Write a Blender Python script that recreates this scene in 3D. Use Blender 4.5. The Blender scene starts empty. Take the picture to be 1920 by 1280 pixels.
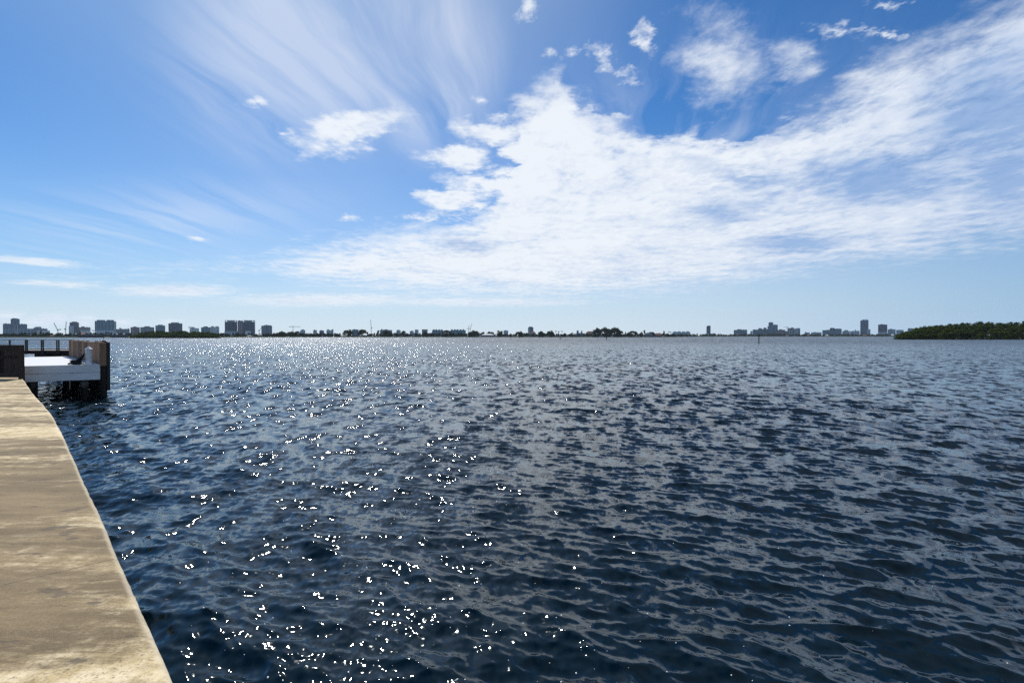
import bpy, bmesh, math, random
import numpy as np
from mathutils import Vector, Matrix

random.seed(7)
rng = np.random.default_rng(11)
C = bpy.context.scene.collection
scene = bpy.context.scene
R = math.radians

CAM_Z = 2.5            # eye height above the water
F = 960.0              # 18 mm lens on a 36 mm sensor, for a 1920 wide frame
HOR = 629.6            # the horizon's row in that frame
DENOISE = False
SUN_AZ, SUN_EL = R(-23.5), R(44)


def ray_at(px, py, D):
    """world point at depth D (metres north of the camera) for a sighting of the survey photograph"""
    return Vector(((px - 960) / F * D, D, CAM_Z - (py - HOR) / F * D))


# ------------------------------------------------------------------ node helpers
class X:
    """a socket with arithmetic"""
    def __init__(s, nt, sock): s.nt, s.s = nt, sock
    def _m(s, op, *args, clamp=False):
        n = s.nt.nodes.new('ShaderNodeMath'); n.operation = op; n.use_clamp = clamp
        for i, a in enumerate((s,) + args):
            if isinstance(a, X): s.nt.links.new(a.s, n.inputs[i])
            else: n.inputs[i].default_value = a
        return X(s.nt, n.outputs[0])
    def __add__(s, o): return s._m('ADD', o)
    __radd__ = __add__
    def __sub__(s, o): return s._m('SUBTRACT', o)
    def __rsub__(s, o): return (s * -1.0) + o
    def __mul__(s, o): return s._m('MULTIPLY', o)
    __rmul__ = __mul__
    def __truediv__(s, o): return s._m('DIVIDE', o)
    def max(s, o): return s._m('MAXIMUM', o)
    def min(s, o): return s._m('MINIMUM', o)
    def clamp(s): return s._m('ADD', 0.0, clamp=True)
    def pow(s, o): return s._m('POWER', o)
    def fract(s): return s._m('FRACT')
    def gt(s, o): return s._m('GREATER_THAN', o)
    def smooth(s, a, b, c=0.0, d=1.0):
        n = s.nt.nodes.new('ShaderNodeMapRange'); n.interpolation_type = 'SMOOTHSTEP'
        s.nt.links.new(s.s, n.inputs['Value'])
        for k, v in (('From Min', a), ('From Max', b), ('To Min', c), ('To Max', d)):
            if isinstance(v, X): s.nt.links.new(v.s, n.inputs[k])
            else: n.inputs[k].default_value = v
        return X(s.nt, n.outputs['Result'])


def link(nt, a, b): nt.links.new(a.s if isinstance(a, X) else a, b)


def vec(nt, x, y, z=0.0):
    n = nt.nodes.new('ShaderNodeCombineXYZ')
    for i, a in enumerate((x, y, z)):
        if isinstance(a, X): link(nt, a, n.inputs[i])
        else: n.inputs[i].default_value = a
    return n.outputs[0]


def sep(nt, v):
    n = nt.nodes.new('ShaderNodeSeparateXYZ'); link(nt, v, n.inputs[0])
    return [X(nt, n.outputs[i]) for i in range(3)]


def noise(nt, v, scale, detail=4, rough=0.55, dist=0.0, color=False, lac=2.0):
    n = nt.nodes.new('ShaderNodeTexNoise'); link(nt, v, n.inputs['Vector'])
    n.inputs['Scale'].default_value = scale; n.inputs['Detail'].default_value = detail
    n.inputs['Roughness'].default_value = rough; n.inputs['Distortion'].default_value = dist
    n.inputs['Lacunarity'].default_value = lac
    return n.outputs['Color'] if color else X(nt, n.outputs['Fac'])


def mixc(nt, fac, a, b):
    n = nt.nodes.new('ShaderNodeMix'); n.data_type = 'RGBA'
    ins = [i for i in n.inputs if i.enabled or True]
    fi, ai, bi = n.inputs[0], n.inputs[6], n.inputs[7]
    if isinstance(fac, X): link(nt, fac, fi)
    else: fi.default_value = fac
    for s, v in ((ai, a), (bi, b)):
        if isinstance(v, (tuple, list)): s.default_value = (*v, 1)
        else: link(nt, v, s)
    return n.outputs[2]


def mapping(nt, v, loc=(0, 0, 0), rot=(0, 0, 0), scale=(1, 1, 1), typ='POINT'):
    n = nt.nodes.new('ShaderNodeMapping'); n.vector_type = typ
    link(nt, v, n.inputs['Vector'])
    n.inputs['Location'].default_value = loc; n.inputs['Rotation'].default_value = rot; n.inputs['Scale'].default_value = scale
    return n.outputs[0]


def vmath(nt, op, a, b=None, scale=None):
    n = nt.nodes.new('ShaderNodeVectorMath'); n.operation = op
    link(nt, a, n.inputs[0])
    if b is not None:
        if isinstance(b, tuple): n.inputs[1].default_value = b
        else: link(nt, b, n.inputs[1])
    if scale is not None:
        if isinstance(scale, X): link(nt, scale, n.inputs['Scale'])
        else: n.inputs['Scale'].default_value = scale
    return X(nt, n.outputs['Value']) if op in ('LENGTH', 'DOT_PRODUCT') else n.outputs[0]


def curve(nt, x, pts):
    """float curve through (x, y) points, both 0..1"""
    n = nt.nodes.new('ShaderNodeFloatCurve'); link(nt, x, n.inputs['Value'])
    c = n.mapping.curves[0]
    c.points[0].location = pts[0]; c.points[1].location = pts[-1]
    for p in pts[1:-1]: c.points.new(*p)
    for p in c.points: p.handle_type = 'AUTO_CLAMPED'
    n.mapping.update()
    return X(nt, n.outputs[0])


# ------------------------------------------------------------------ world: sky and clouds
def build_world():
    w = bpy.data.worlds.new("World"); scene.world = w; w.use_nodes = True; w.cycles.sampling_method = 'NONE'
    nt = w.node_tree; nt.nodes.clear()
    out = nt.nodes.new('ShaderNodeOutputWorld')
    sky = nt.nodes.new('ShaderNodeTexSky'); sky.sky_type = 'NISHITA'; sky.sun_disc = False
    sky.sun_elevation = SUN_EL; sky.sun_rotation = SUN_AZ
    sky.air_density = 1.0; sky.dust_density = 0.15; sky.ozone_density = 4.0; sky.altitude = 0
    bg = nt.nodes.new('ShaderNodeBackground'); bg.inputs[1].default_value = SKY_STRENGTH
    tint = nt.nodes.new('ShaderNodeMix'); tint.data_type = 'RGBA'; tint.blend_type = 'MULTIPLY'; tint.inputs[0].default_value = 1
    nt.links.new(sky.outputs[0], tint.inputs[6]); tint.inputs[7].default_value = (*SKY_TINT, 1)
    nt.links.new(tint.outputs[2], bg.inputs[0])

    tc = nt.nodes.new('ShaderNodeTexCoord')
    d = tc.outputs['Generated']
    x, y, z = sep(nt, d)
    zc = z.max(0.0) + 0.05
    P = vec(nt, x / zc, y / zc)                       # where the sight line meets a flat cloud layer
    az = x._m('ARCTAN2', y)
    el = z._m('ARCSINE')
    # wind-torn warp shared by every cloud edge
    nw = noise(nt, P, 3.2, 7, 0.62, color=True)
    wx, wy, wz = sep(nt, nw)
    nf = noise(nt, P, 9.0, 6, 0.65, color=True)
    fx, fy, fz = sep(nt, nf)
    damp = el.smooth(0.0, 0.35, 0.25, 1.0)
    azw = az + (wx - 0.5) * 0.20 + (fx - 0.5) * 0.05
    elw = el + ((wy - 0.5) * 0.11 + (fy - 0.5) * 0.05) * damp
    Q = vec(nt, azw, elw)
    azs = az + (wx - 0.5) * 0.06 + (fx - 0.5) * 0.02
    els = el + ((wy - 0.5) * 0.035 + (fy - 0.5) * 0.02) * damp
    Qs = vec(nt, azs, els)

    def ang(px, py):
        a = math.atan((px - 960) / F)
        return a, math.atan((HOR - py) / math.hypot(F, px - 960))

    def blob(q, px, py, rx, ry, rot=0.0):
        """1 at the middle, 0 at the rim of an ellipse sighted at (px, py)"""
        a, e = ang(px, py)
        k = math.cos(a)
        rxa, rya = rx / F * k * k, ry / F * k * math.cos(e) ** 2
        m = mapping(nt, q, (a, e, 0), (0, 0, -R(rot)), (rxa, rya, 1), 'TEXTURE')
        return 1.0 - vmath(nt, 'LENGTH', m)

    def union(vals):
        r = vals[0]
        for v in vals[1:]: r = r.max(v)
        return r

    AZN = lambda px: (math.atan((px - 960) / F) + R(60)) / R(120)
    def ELN(px, py): return math.atan((HOR - py) / math.hypot(F, px - 960)) / R(75)
    azn = ((azw + R(60)) / R(120)).clamp()
    top_pts = [(440, 500), (490, 493), (560, 470), (640, 447), (740, 428), (840, 413), (890, 385), (930, 330), (955, 250), (985, 190), (1015, 160), (1050, 140), (1090, 190),
               (1150, 205), (1230, 225), (1300, 222), (1400, 240), (1490, 235), (1560, 185), (1610, 140), (1650, 108), (1710, 88), (1790, 50), (1850, 14), (1920, -20), (2300, -260)]
    bot_pts = [(440, 505), (490, 500), (560, 522), (700, 543), (850, 555), (1000, 560), (1150, 553), (1300, 545), (1400, 530), (1500, 512), (1600, 500), (1700, 485), (1800, 470), (1920, 450), (2300, 400)]
    el_top = curve(nt, azn, [(0, 0.0)] + [(AZN(a), max(ELN(a, b), 0)) for a, b in top_pts] + [(1, 0.52)]) * R(75)
    el_bot = curve(nt, azn, [(0, 0.05)] + [(AZN(a), ELN(a, b)) for a, b in bot_pts] + [(1, 0.1)]) * R(75)
    inside = ((el_top - elw) * 11.0).min((elw - el_bot) * 16.0)
    thick = noise(nt, P, 1.3, 9, 0.6)
    fluff = noise(nt, P, 5.5, 8, 0.62, 0.3)
    fine = noise(nt, mapping(nt, P, rot=(0, 0, R(30)), scale=(1, 0.55, 1)), 15.0, 7, 0.68, 0.4)
    holes = union([blob(Q, 935, 316, 60, 14), blob(Q, 1015, 362, 60, 13), blob(Q, 830, 395, 60, 12), blob(Q, 1230, 235, 110, 45), blob(Q, 1400, 235, 110, 28), blob(Q, 1130, 200, 50, 18)])
    bank = inside + (thick - 0.5) * 0.75 + (fluff - 0.5) * 0.85 + 0.18 - holes.max(0.0) * 0.9
    body = (thick - 0.5) * 1.3 + (fluff - 0.5) * 1.5 + (fine - 0.5) * 1.1      # thick and thin parts, ripples
    solid = union([blob(Q, 1080, 330, 420, 190), blob(Q, 1000, 470, 500, 90)]).max(0.0).smooth(0.0, 0.5)
    bank_a = (bank + (fine - 0.5) * 0.5).smooth(-0.12, 0.9) * (body + 0.74 + solid * 0.20).smooth(-0.1, 0.85, 0.22, 1.0)

    bright = union([blob(Q, 662, 246, 120, 44, -20), blob(Q, 852, 296, 80, 32), blob(Q, 925, 248, 85, 38), blob(Q, 915, 343, 120, 30, -3), blob(Q, 855, 374, 90, 27, -15)])
    bright_a = (bright + (fluff - 0.5) * 0.8 + (fine - 0.5) * 0.7 + (thick - 0.5) * 0.3).smooth(0.0, 0.85)
    puffs = union([
        blob(Q, 1350, 105, 125, 105, 25), blob(Q, 1470, 120, 60, 70, -35) * 0.8, blob(Q, 1035, 215, 85, 80)])
    puff_a = (puffs + (fluff - 0.5) * 1.0 + (fine - 0.5) * 0.8 + (thick - 0.5) * 0.3).smooth(0.0, 1.25) * 0.95
    wisps = union([
        blob(Q, 1155, 138, 50, 26, 30), blob(Q, 1205, 76, 40, 26, 60), blob(Q, 1075, 108, 36, 20, -20), blob(Qs, 1030, 100, 18, 14), blob(Q, 1585, 55, 75, 24, 18),
        blob(Q, 1665, 62, 70, 13, 25), blob(Q, 1000, 20, 36, 20, -50) * 0.55, blob(Qs, 902, 185, 20, 14), blob(Q, 1690, 2, 60, 12, 5),
        blob(Qs, 370, 447, 26, 6), blob(Qs, 490, 197, 34, 11, -12), blob(Qs, 540, 252, 26, 8, -8), blob(Qs, 800, 407, 55, 11), blob(Qs, 658, 410, 25, 8)])
    wisp_a = (wisps + (fluff - 0.5) * 1.6 + (fine - 0.5) * 2.8 - 0.06).smooth(0.0, 1.2) * 0.9
    low = union([
        blob(Qs, 70, 492, 130, 11), blob(Qs, 110, 533, 130, 9), blob(Qs, 330, 545, 170, 18, -3), blob(Qs, 620, 562, 260, 18, -2), blob(Qs, 900, 566, 300, 13),
        blob(Qs, 12, 592, 42, 13), blob(Qs, 105, 597, 38, 17), blob(Qs, 65, 603, 60, 13), blob(Qs, 160, 600, 34, 13), blob(Qs, 232, 604, 36, 9), blob(Qs, 320, 603, 30, 8)])
    low_a = (low + (fluff - 0.5) * 0.9 + (fine - 0.5) * 0.6).smooth(0.0, 0.85) * 0.82

    # cirrus: long streaks that lie parallel in the high layer, pointing a little right of north
    ca, sa = math.cos(R(8.5)), math.sin(R(8.5))
    px_, py_, _ = sep(nt, P)
    along = px_ * sa + py_ * ca
    across = px_ * ca - py_ * sa
    S = vec(nt, across + (noise(nt, P, 0.8, 3) - 0.5) * 0.5, along * 0.13)
    str1 = noise(nt, S, 4.2, 8, 0.58, 0.15)
    str2 = noise(nt, S, 0.9, 4, 0.5, 0.2)
    Qraw = vec(nt, az, el)
    cmask = union([blob(Qraw, 640, 30, 420, 330, -35) * 1.2, blob(Qraw, 800, 120, 190, 260, -25) * 1.1, blob(Qraw, 330, 410, 560, 110, -14) * 0.5, blob(Qraw, 1250, 250, 520, 260) * 0.6]).max(0.0)
    cir_a = ((str1 - 0.42) * 4.2 + (str2 - 0.45) * 2.4).clamp() * cmask.smooth(0.0, 0.75) * el.smooth(0.62, 0.9, 1.0, 0.15) * 0.45
    # thin milky veil that thickens to the horizon and towards the sun
    sunv = (math.sin(SUN_AZ) * math.cos(SUN_EL), math.cos(SUN_AZ) * math.cos(SUN_EL), math.sin(SUN_EL))
    cosu = vmath(nt, 'DOT_PRODUCT', d, sunv)
    veil_a = (1.0 - el.max(0.0) / 0.42).max(0.0).pow(1.95) * 0.94 + cosu.smooth(0.80, 1.0, 0.0, 0.32)
    veil_a = veil_a.min(0.92)
    vcol = mixc(nt, cosu.smooth(0.10, 0.68), (0.30, 0.49, 0.74), (0.73, 0.82, 0.90))
    vcol = mixc(nt, az.smooth(-0.25, -0.85, 0.0, 0.75) * el.smooth(0.02, 0.12), vcol, (0.45, 0.67, 0.90))

    # how lit the cloud is: whiter towards the sun, blue-grey where it is thick and far from it
    grey = union([blob(Q, 1350, 395, 110, 40), blob(Q, 1480, 455, 130, 26), blob(Q, 1860, 210, 190, 150, 20), blob(Q, 1400, 335, 200, 30, 15), blob(Q, 1640, 340, 200, 60, 12), blob(Q, 870, 460, 70, 24),
                  blob(Q, 1880, 330, 120, 90)]).max(0.0)
    lit = cosu.smooth(0.26, 0.88, 0.36, 0.98) + (fluff - 0.5) * 0.75 + (fine - 0.5) * 0.7 + (thick - 0.5) * 1.1 - grey * 0.75 + 0.02
    lit = lit.clamp()
    ccol = mixc(nt, lit, (0.33, 0.48, 0.76), (0.885, 0.93, 0.985))

    veilbg = nt.nodes.new('ShaderNodeBackground'); nt.links.new(vcol, veilbg.inputs[0]); veilbg.inputs[1].default_value = 1.0
    cloudbg = nt.nodes.new('ShaderNodeBackground'); nt.links.new(ccol, cloudbg.inputs[0]); cloudbg.inputs[1].default_value = 1.0
    m1 = nt.nodes.new('ShaderNodeMixShader'); link(nt, veil_a, m1.inputs[0]); nt.links.new(bg.outputs[0], m1.inputs[1]); nt.links.new(veilbg.outputs[0], m1.inputs[2])
    cirbg = nt.nodes.new('ShaderNodeBackground'); cirbg.inputs[0].default_value = (0.86, 0.90, 0.98, 1)
    m2 = nt.nodes.new('ShaderNodeMixShader'); link(nt, cir_a, m2.inputs[0]); nt.links.new(m1.outputs[0], m2.inputs[1]); nt.links.new(cirbg.outputs[0], m2.inputs[2])
    hi = az.smooth(-0.05, 0.7) * el.smooth(0.57, 0.85) * 0.6              # grey sheet added overhead, out of view, to neutralise the water's reflections
    hibg = nt.nodes.new('ShaderNodeBackground'); hibg.inputs[0].default_value = (0.36, 0.41, 0.46, 1)
    mh = nt.nodes.new('ShaderNodeMixShader'); link(nt, hi, mh.inputs[0]); nt.links.new(m2.outputs[0], mh.inputs[1]); nt.links.new(hibg.outputs[0], mh.inputs[2]); m2 = mh
    alpha = union([bank_a, bright_a, puff_a, wisp_a, low_a]) * el.smooth(0.0, 0.02) * y.smooth(-0.3, 0.2, 0.5, 1.0)
    m3 = nt.nodes.new('ShaderNodeMixShader'); link(nt, (alpha * 0.96).clamp(), m3.inputs[0]); nt.links.new(m2.outputs[0], m3.inputs[1]); nt.links.new(cloudbg.outputs[0], m3.inputs[2])
    nt.links.new(m3.outputs[0], out.inputs['Surface'])


SKY_STRENGTH = 0.092
SKY_TINT = (0.37, 0.765, 1.10)
build_world()

sun = bpy.data.lights.new('sun', 'SUN'); sun.energy = 4.6; sun.angle = R(0.53); sun.color = (1.0, 0.95, 0.86)
so = bpy.data.objects.new('sun', sun); C.objects.link(so)
sd = Vector((math.sin(SUN_AZ) * math.cos(SUN_EL), math.cos(SUN_AZ) * math.cos(SUN_EL), math.sin(SUN_EL)))
so.rotation_euler = sd.to_track_quat('Z', 'Y').to_euler(); so.location = sd * 60

cam = bpy.data.cameras.new('camera'); co = bpy.data.objects.new('camera', cam); C.objects.link(co)
cam.lens = 18; cam.sensor_width = 36; cam.clip_start = 0.05; cam.clip_end = 60000
co.location = (0, 0, CAM_Z); co.rotation_euler = (R(90) - math.atan((640 - HOR) / F), 0, 0)
scene.camera = co
vs = scene.view_settings
vs.view_transform = 'Standard'; vs.look = 'None'; vs.gamma = 1; vs.use_curve_mapping = False; vs.exposure = 0.0
scene.display_settings.display_device = 'sRGB'
scene.cycles.use_denoising = DENOISE
scene.cycles.denoiser = 'OPENIMAGEDENOISE'; scene.cycles.denoising_input_passes = 'RGB_ALBEDO_NORMAL'; scene.cycles.denoising_prefilter = 'ACCURATE'
scene.cycles.sample_clamp_direct = 0; scene.cycles.sample_clamp_indirect = 12
scene.cycles.use_adaptive_sampling = False
scene.cycles.max_bounces = 6; scene.cycles.volume_bounces = 0
scene.cycles.caustics_reflective = False; scene.cycles.caustics_refractive = False
scene.cycles.filter_width = 1.5


# ------------------------------------------------------------------ object helpers
def tag(o, label=None, cat=None, group=None, kind=None):
    for k, v in (('label', label), ('category', cat), ('group', group), ('kind', kind)):
        if v: o[k] = v
    return o


def empty(name, loc, rz=0.0):
    o = bpy.data.objects.new(name, None); C.objects.link(o)
    o.location = loc; o.rotation_euler = (0, 0, rz); o.empty_display_size = 0.2
    return o


class MB:
    """collects boxes, tubes and prisms and links them as ONE mesh object"""
    def __init__(s): s.v, s.f = [], []
    def add(s, v, f):
        b = len(s.v); s.v += [tuple(p) for p in v]; s.f += [tuple(b + i for i in q) for q in f]; return s
    def box(s, a, b):
        (x0, y0, z0), (x1, y1, z1) = a, b
        return s.add([(x0, y0, z0), (x1, y0, z0), (x1, y1, z0), (x0, y1, z0), (x0, y0, z1), (x1, y0, z1), (x1, y1, z1), (x0, y1, z1)],
                     [(3, 2, 1, 0), (4, 5, 6, 7), (0, 1, 5, 4), (1, 2, 6, 5), (2, 3, 7, 6), (3, 0, 4, 7)])
    def prism(s, pts, z0, z1):
        n = len(pts)
        ar = sum(pts[i][0] * pts[(i + 1) % n][1] - pts[(i + 1) % n][0] * pts[i][1] for i in range(n))
        if ar < 0: pts = pts[::-1]
        return s.add([(p[0], p[1], z0) for p in pts] + [(p[0], p[1], z1) for p in pts],
                     [tuple(range(n))[::-1], tuple(range(n, 2 * n))] + [(i, (i + 1) % n, n + (i + 1) % n, n + i) for i in range(n)])
    def beam(s, p, q, w, h):
        """a rectangular bar from p to q, w wide (level) and h high"""
        p, q = Vector(p), Vector(q); d = (q - p).normalized()
        side = d.cross(Vector((0, 0, 1)));
        if side.length < 1e-4: side = Vector((1, 0, 0))
        side.normalize(); up = side.cross(d)
        c = [(-w / 2, -h / 2), (w / 2, -h / 2), (w / 2, h / 2), (-w / 2, h / 2)]
        v = [p + side * a + up * b for a, b in c] + [q + side * a + up * b for a, b in c]
        return s.add(v, [(0, 1, 2, 3), (7, 6, 5, 4), (0, 4, 5, 1), (1, 5, 6, 2), (2, 6, 7, 3), (3, 7, 4, 0)])
    def tube(s, pts, rad, n=8, cap=True):
        pts = [Vector(p) for p in pts]
        rads = rad if isinstance(rad, (list, tuple)) else [rad] * len(pts)
        v = []
        for i, p in enumerate(pts):
            d = (pts[min(i + 1, len(pts) - 1)] - pts[max(i - 1, 0)]).normalized()
            a = d.cross(Vector((0, 0, 1)))
            if a.length < 1e-3: a = Vector((1, 0, 0))
            a.normalize(); b = a.cross(d)
            for k in range(n):
                t = 2 * math.pi * k / n
                v.append(p + (a * math.cos(t) + b * math.sin(t)) * rads[i])
        f = []
        for i in range(len(pts) - 1):
            for k in range(n):
                f.append((i * n + k, i * n + (k + 1) % n, (i + 1) * n + (k + 1) % n, (i + 1) * n + k))
        if cap: f += [tuple(range(n))[::-1], tuple(range((len(pts) - 1) * n, len(pts) * n))]
        return s.add(v, f)
    def build(s, name, mat, parent=None, smooth=False, bevel=0.0):
        me = bpy.data.meshes.new(name); me.from_pydata(s.v, [], s.f); me.validate(); me.update()
        bm = bmesh.new(); bm.from_mesh(me); bmesh.ops.recalc_face_normals(bm, faces=bm.faces)
        if bevel: bmesh.ops.bevel(bm, geom=bm.edges[:], offset=bevel, segments=2, profile=0.7, affect='EDGES', clamp_overlap=True)
        bm.to_mesh(me); bm.free()
        if smooth: me.shade_smooth()
        me.materials.append(mat)
        o = bpy.data.objects.new(name, me); C.objects.link(o)
        if parent: o.parent = parent
        return o


# ------------------------------------------------------------------ materials
def new_mat(name):
    m = bpy.data.materials.new(name); m.use_nodes = True
    nt = m.node_tree; b = nt.nodes['Principled BSDF']
    return m, nt, b


def simple(name, col, rough=0.7, var=0.25, scale=3.0, stretch=(1, 1, 1), bump=0.0, metallic=0.0, spec=0.4):
    m, nt, b = new_mat(name)
    tc = nt.nodes.new('ShaderNodeTexCoord')
    n = noise(nt, mapping(nt, tc.outputs['Object'], scale=stretch), scale, 6, 0.6)
    c = mixc(nt, n.smooth(0.3, 0.7), tuple(v * (1 - var) for v in col), tuple(min(v * (1 + var), 1) for v in col))
    nt.links.new(c, b.inputs['Base Color'])
    b.inputs['Roughness'].default_value = rough; b.inputs['Metallic'].default_value = metallic
    b.inputs['Specular IOR Level'].default_value = spec
    if bump:
        bn = nt.nodes.new('ShaderNodeBump'); bn.inputs['Strength'].default_value = bump; bn.inputs['Distance'].default_value = 0.01
        link(nt, n, bn.inputs['Height']); nt.links.new(bn.outputs[0], b.inputs['Normal'])
    return m


# ------------------------------------------------------------------ water
def build_water():
    r = [0.4, 1.0, 1.6, 2.0]
    while r[-1] < 450: r.append(r[-1] + min(r[-1] * 0.0042, 0.46))
    while r[-1] < 800: r.append(r[-1] * 1.004)
    while r[-1] < 4900: r.append(r[-1] * 1.03)
    r = np.array(r)
    azf = np.linspace(R(-57), R(57), 1150)
    step = azf[1] - azf[0]
    azs = list(azf); a = azf[-1]; st = step
    left = [];
    while a < math.pi:
        st = min(st * 1.15, R(4)); a += st; left.append(a)
    left = [v for v in left if v < math.pi - 0.01]
    azs = np.array([-v for v in left[::-1]] + list(azf) + left)
    nr, na = len(r), len(azs)
    da = np.gradient(azs); dr = np.gradient(r)
    X0 = (r[:, None] * np.sin(azs)[None, :]).astype(np.float32)
    Y0 = (r[:, None] * np.cos(azs)[None, :]).astype(np.float32)
    spacing = np.maximum(dr[:, None], r[:, None] * da[None, :]).astype(np.float32)
    dx = np.zeros_like(X0); dy = np.zeros_like(X0); dz = np.zeros_like(X0); lost = np.zeros_like(X0)
    N = 130
    lam = np.geomspace(2.1, 0.055, N)
    # choppier, shorter seas carry most of the steepness; gusts make patches rougher and smoother
    gust = 1 + 0.42 * np.sin(X0 * 0.21 + Y0 * 0.11 + 1.0) * np.sin(Y0 * 0.17 - X0 * 0.07 + 2.2)
    tot = 0
    for i, L in enumerate(lam):
        k = 2 * math.pi / L
        spread = R(17) + R(30) * (i / N)
        th = R(60) + rng.normal() * spread
        s = WAVE_STEEP * math.sqrt(2 / N) * (0.75 + 0.55 * math.exp(-((math.log(L / 0.25)) / 0.7) ** 2))
        if L > 0.55: s *= 0.78
        if L > 1.1: s *= 0.76
        A = s / k; ph = rng.uniform(0, 2 * math.pi)
        kx, ky = k * math.cos(th), k * math.sin(th)
        w = np.clip((L / spacing - 2.0) / 3.0, 0, 1)
        w = w * w * (3 - 2 * w)
        lost += (1 - w * w) * (s * s / 2)
        tot += s * s / 2
        arg = X0 * np.float32(kx) + Y0 * np.float32(ky) + np.float32(ph)
        # slow wander so that crests are short and break up
        arg += 0.65 * np.sin(X0 * np.float32(kx * 0.13 - ky * 0.21) + Y0 * np.float32(ky * 0.13 + kx * 0.21) + np.float32(ph * 3))
        wg = w * gust
        c = np.cos(arg); sn = np.sin(arg)
        dz += wg * A * c
        q = 0.9 * A
        dx -= wg * q * math.cos(th) * sn; dy -= wg * q * math.sin(th) * sn
    lost = np.sqrt(lost)
    co_ = np.stack([X0 + dx, Y0 + dy, dz], -1).reshape(-1, 3).astype(np.float32)
    idx = np.arange(nr * na).reshape(nr, na)
    # closed ring
    a0 = idx[:-1, :]; a1 = np.roll(idx, -1, 1)[:-1, :]; b1 = np.roll(idx, -1, 1)[1:, :]; b0 = idx[1:, :]
    faces = np.stack([a0, b0, b1, a1], -1).reshape(-1, 4)
    me = bpy.data.meshes.new('water')
    me.vertices.add(len(co_)); me.vertices.foreach_set('co', co_.ravel())
    me.loops.add(faces.size); me.loops.foreach_set('vertex_index', faces.ravel().astype(np.int32))
    me.polygons.add(len(faces)); me.polygons.foreach_set('loop_start', np.arange(0, faces.size, 4, dtype=np.int32))
    me.polygons.foreach_set('use_smooth', np.ones(len(faces), bool))
    at = me.attributes.new('ripple', 'FLOAT', 'POINT'); at.data.foreach_set('value', lost.ravel().astype(np.float32))
    me.update(calc_edges=True); me.validate()
    o = bpy.data.objects.new('water', me); C.objects.link(o); tag(o, kind='structure')
    # bubbles and specks of foam afloat near the wall
    near = np.where((co_[:, 1] > 2.2) & (co_[:, 1] < 13) & (np.abs(co_[:, 0]) < 9) & (co_[:, 0] + co_[:, 1] > 1.6))[0]
    pr = np.exp(-((co_[near, 0] + 0.3) / 2.6) ** 2) / (1 + co_[near, 1] ** 2.0) * np.maximum(spacing.reshape(-1)[near], 0.004) ** 2
    fb = MB()
    for i_ in rng.choice(near, 330, replace=False, p=pr / pr.sum()):
        x_, y_, z_ = co_[i_]; q_ = rng.uniform(0.0025, 0.0075); el_ = rng.uniform(0.7, 1.8); t0 = rng.uniform(0, 3)
        ring = [(x_ + q_ * el_ * math.cos(t) * math.cos(t0) - q_ * math.sin(t) * math.sin(t0), y_ + q_ * el_ * math.cos(t) * math.sin(t0) + q_ * math.sin(t) * math.cos(t0), z_ - 0.002) for t in np.linspace(0, 2 * math.pi, 7)[:-1]]
        fb.add(ring + [(x_, y_, z_ + q_ * 0.9)], [(k_, (k_ + 1) % 6, 6) for k_ in range(6)])
    fo = fb.build('foam', simple('foam_bubbles', (0.75, 0.77, 0.78), 0.4, 0.1, 5), smooth=True); tag(fo, kind='stuff')

    m, nt, b = new_mat('water'); me.materials.append(m)
    geo = nt.nodes.new('ShaderNodeNewGeometry')
    pos = geo.outputs['Position']
    att = nt.nodes.new('ShaderNodeAttribute'); att.attribute_name = 'ripple'
    lostx = X(nt, att.outputs['Fac'])
    def slopes(scale, stretch, detail=2.0):
        v = mapping(nt, pos, rot=(0, 0, R(-60)), scale=(stretch, 1.0, 1.0))
        n1 = noise(nt, v, scale, detail, 0.6, color=True)
        a, c, _ = sep(nt, n1)
        return a - 0.5, c - 0.5
    dist = vmath(nt, 'LENGTH', pos)
    f0, g0 = slopes(30.0, 1.3, 1)
    f1, g1 = slopes(9.0, 1.6, 2)        # capillary ripples
    f2, g2 = slopes(1.3, 1.8, 3)        # the chop that is too fine for the mesh further out
    f3, g3 = slopes(0.22, 2.0, 3)
    far = dist.smooth(60, 350)
    a1 = lostx.smooth(0.0, 0.12, 0.16, 0.5)
    a0 = dist.smooth(6, 40, 0.10, 0.0)
    a2 = lostx * 12.5
    sx = f0 * a0 + f1 * a1 + (f2 * (1.0 - far * 0.55) + f3 * far * 0.75) * a2
    sy = g0 * a0 + g1 * a1 + (g2 * (1.0 - far * 0.55) + g3 * far * 0.75) * a2
    nn = vmath(nt, 'NORMALIZE', vmath(nt, 'ADD', geo.outputs['Normal'], vec(nt, sx * -1.0, sy * -1.0, 0.0)))
    nt.links.new(nn, b.inputs['Normal'])
    b.inputs['Base Color'].default_value = (0.002, 0.0088, 0.0140, 1)
    link(nt, dist.smooth(8, 260, 0.05, 0.27), b.inputs['Roughness'])
    b.inputs['IOR'].default_value = 1.333; b.inputs['Specular Tint'].default_value = (0.74, 0.89, 1.0, 1)
    b.inputs['Specular IOR Level'].default_value = 0.5
    return o


WAVE_STEEP = 0.24
build_water()
HAZE = 0.00004
# ------------------------------------------------------------------ the concrete seawall we stand on
EDGE_PX = [(315.6, 1280), (295, 1229), (269.5, 1155), (246, 1104), (226.6, 1053), (211, 1018), (191, 979), (172, 936), (154, 905), (142.6, 874), (131, 846), (117, 815), (107.5, 797),
           (99.5, 780), (86, 762.5), (74, 751), (63, 740.6), (54.5, 728), (48, 718), (43, 710)]
CAP_Z = 0.9


def ground_at(px, py, z):
    D = (CAM_Z - z) * F / (py - HOR)
    return Vector(((px - 960) / F * D, D, z))


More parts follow.
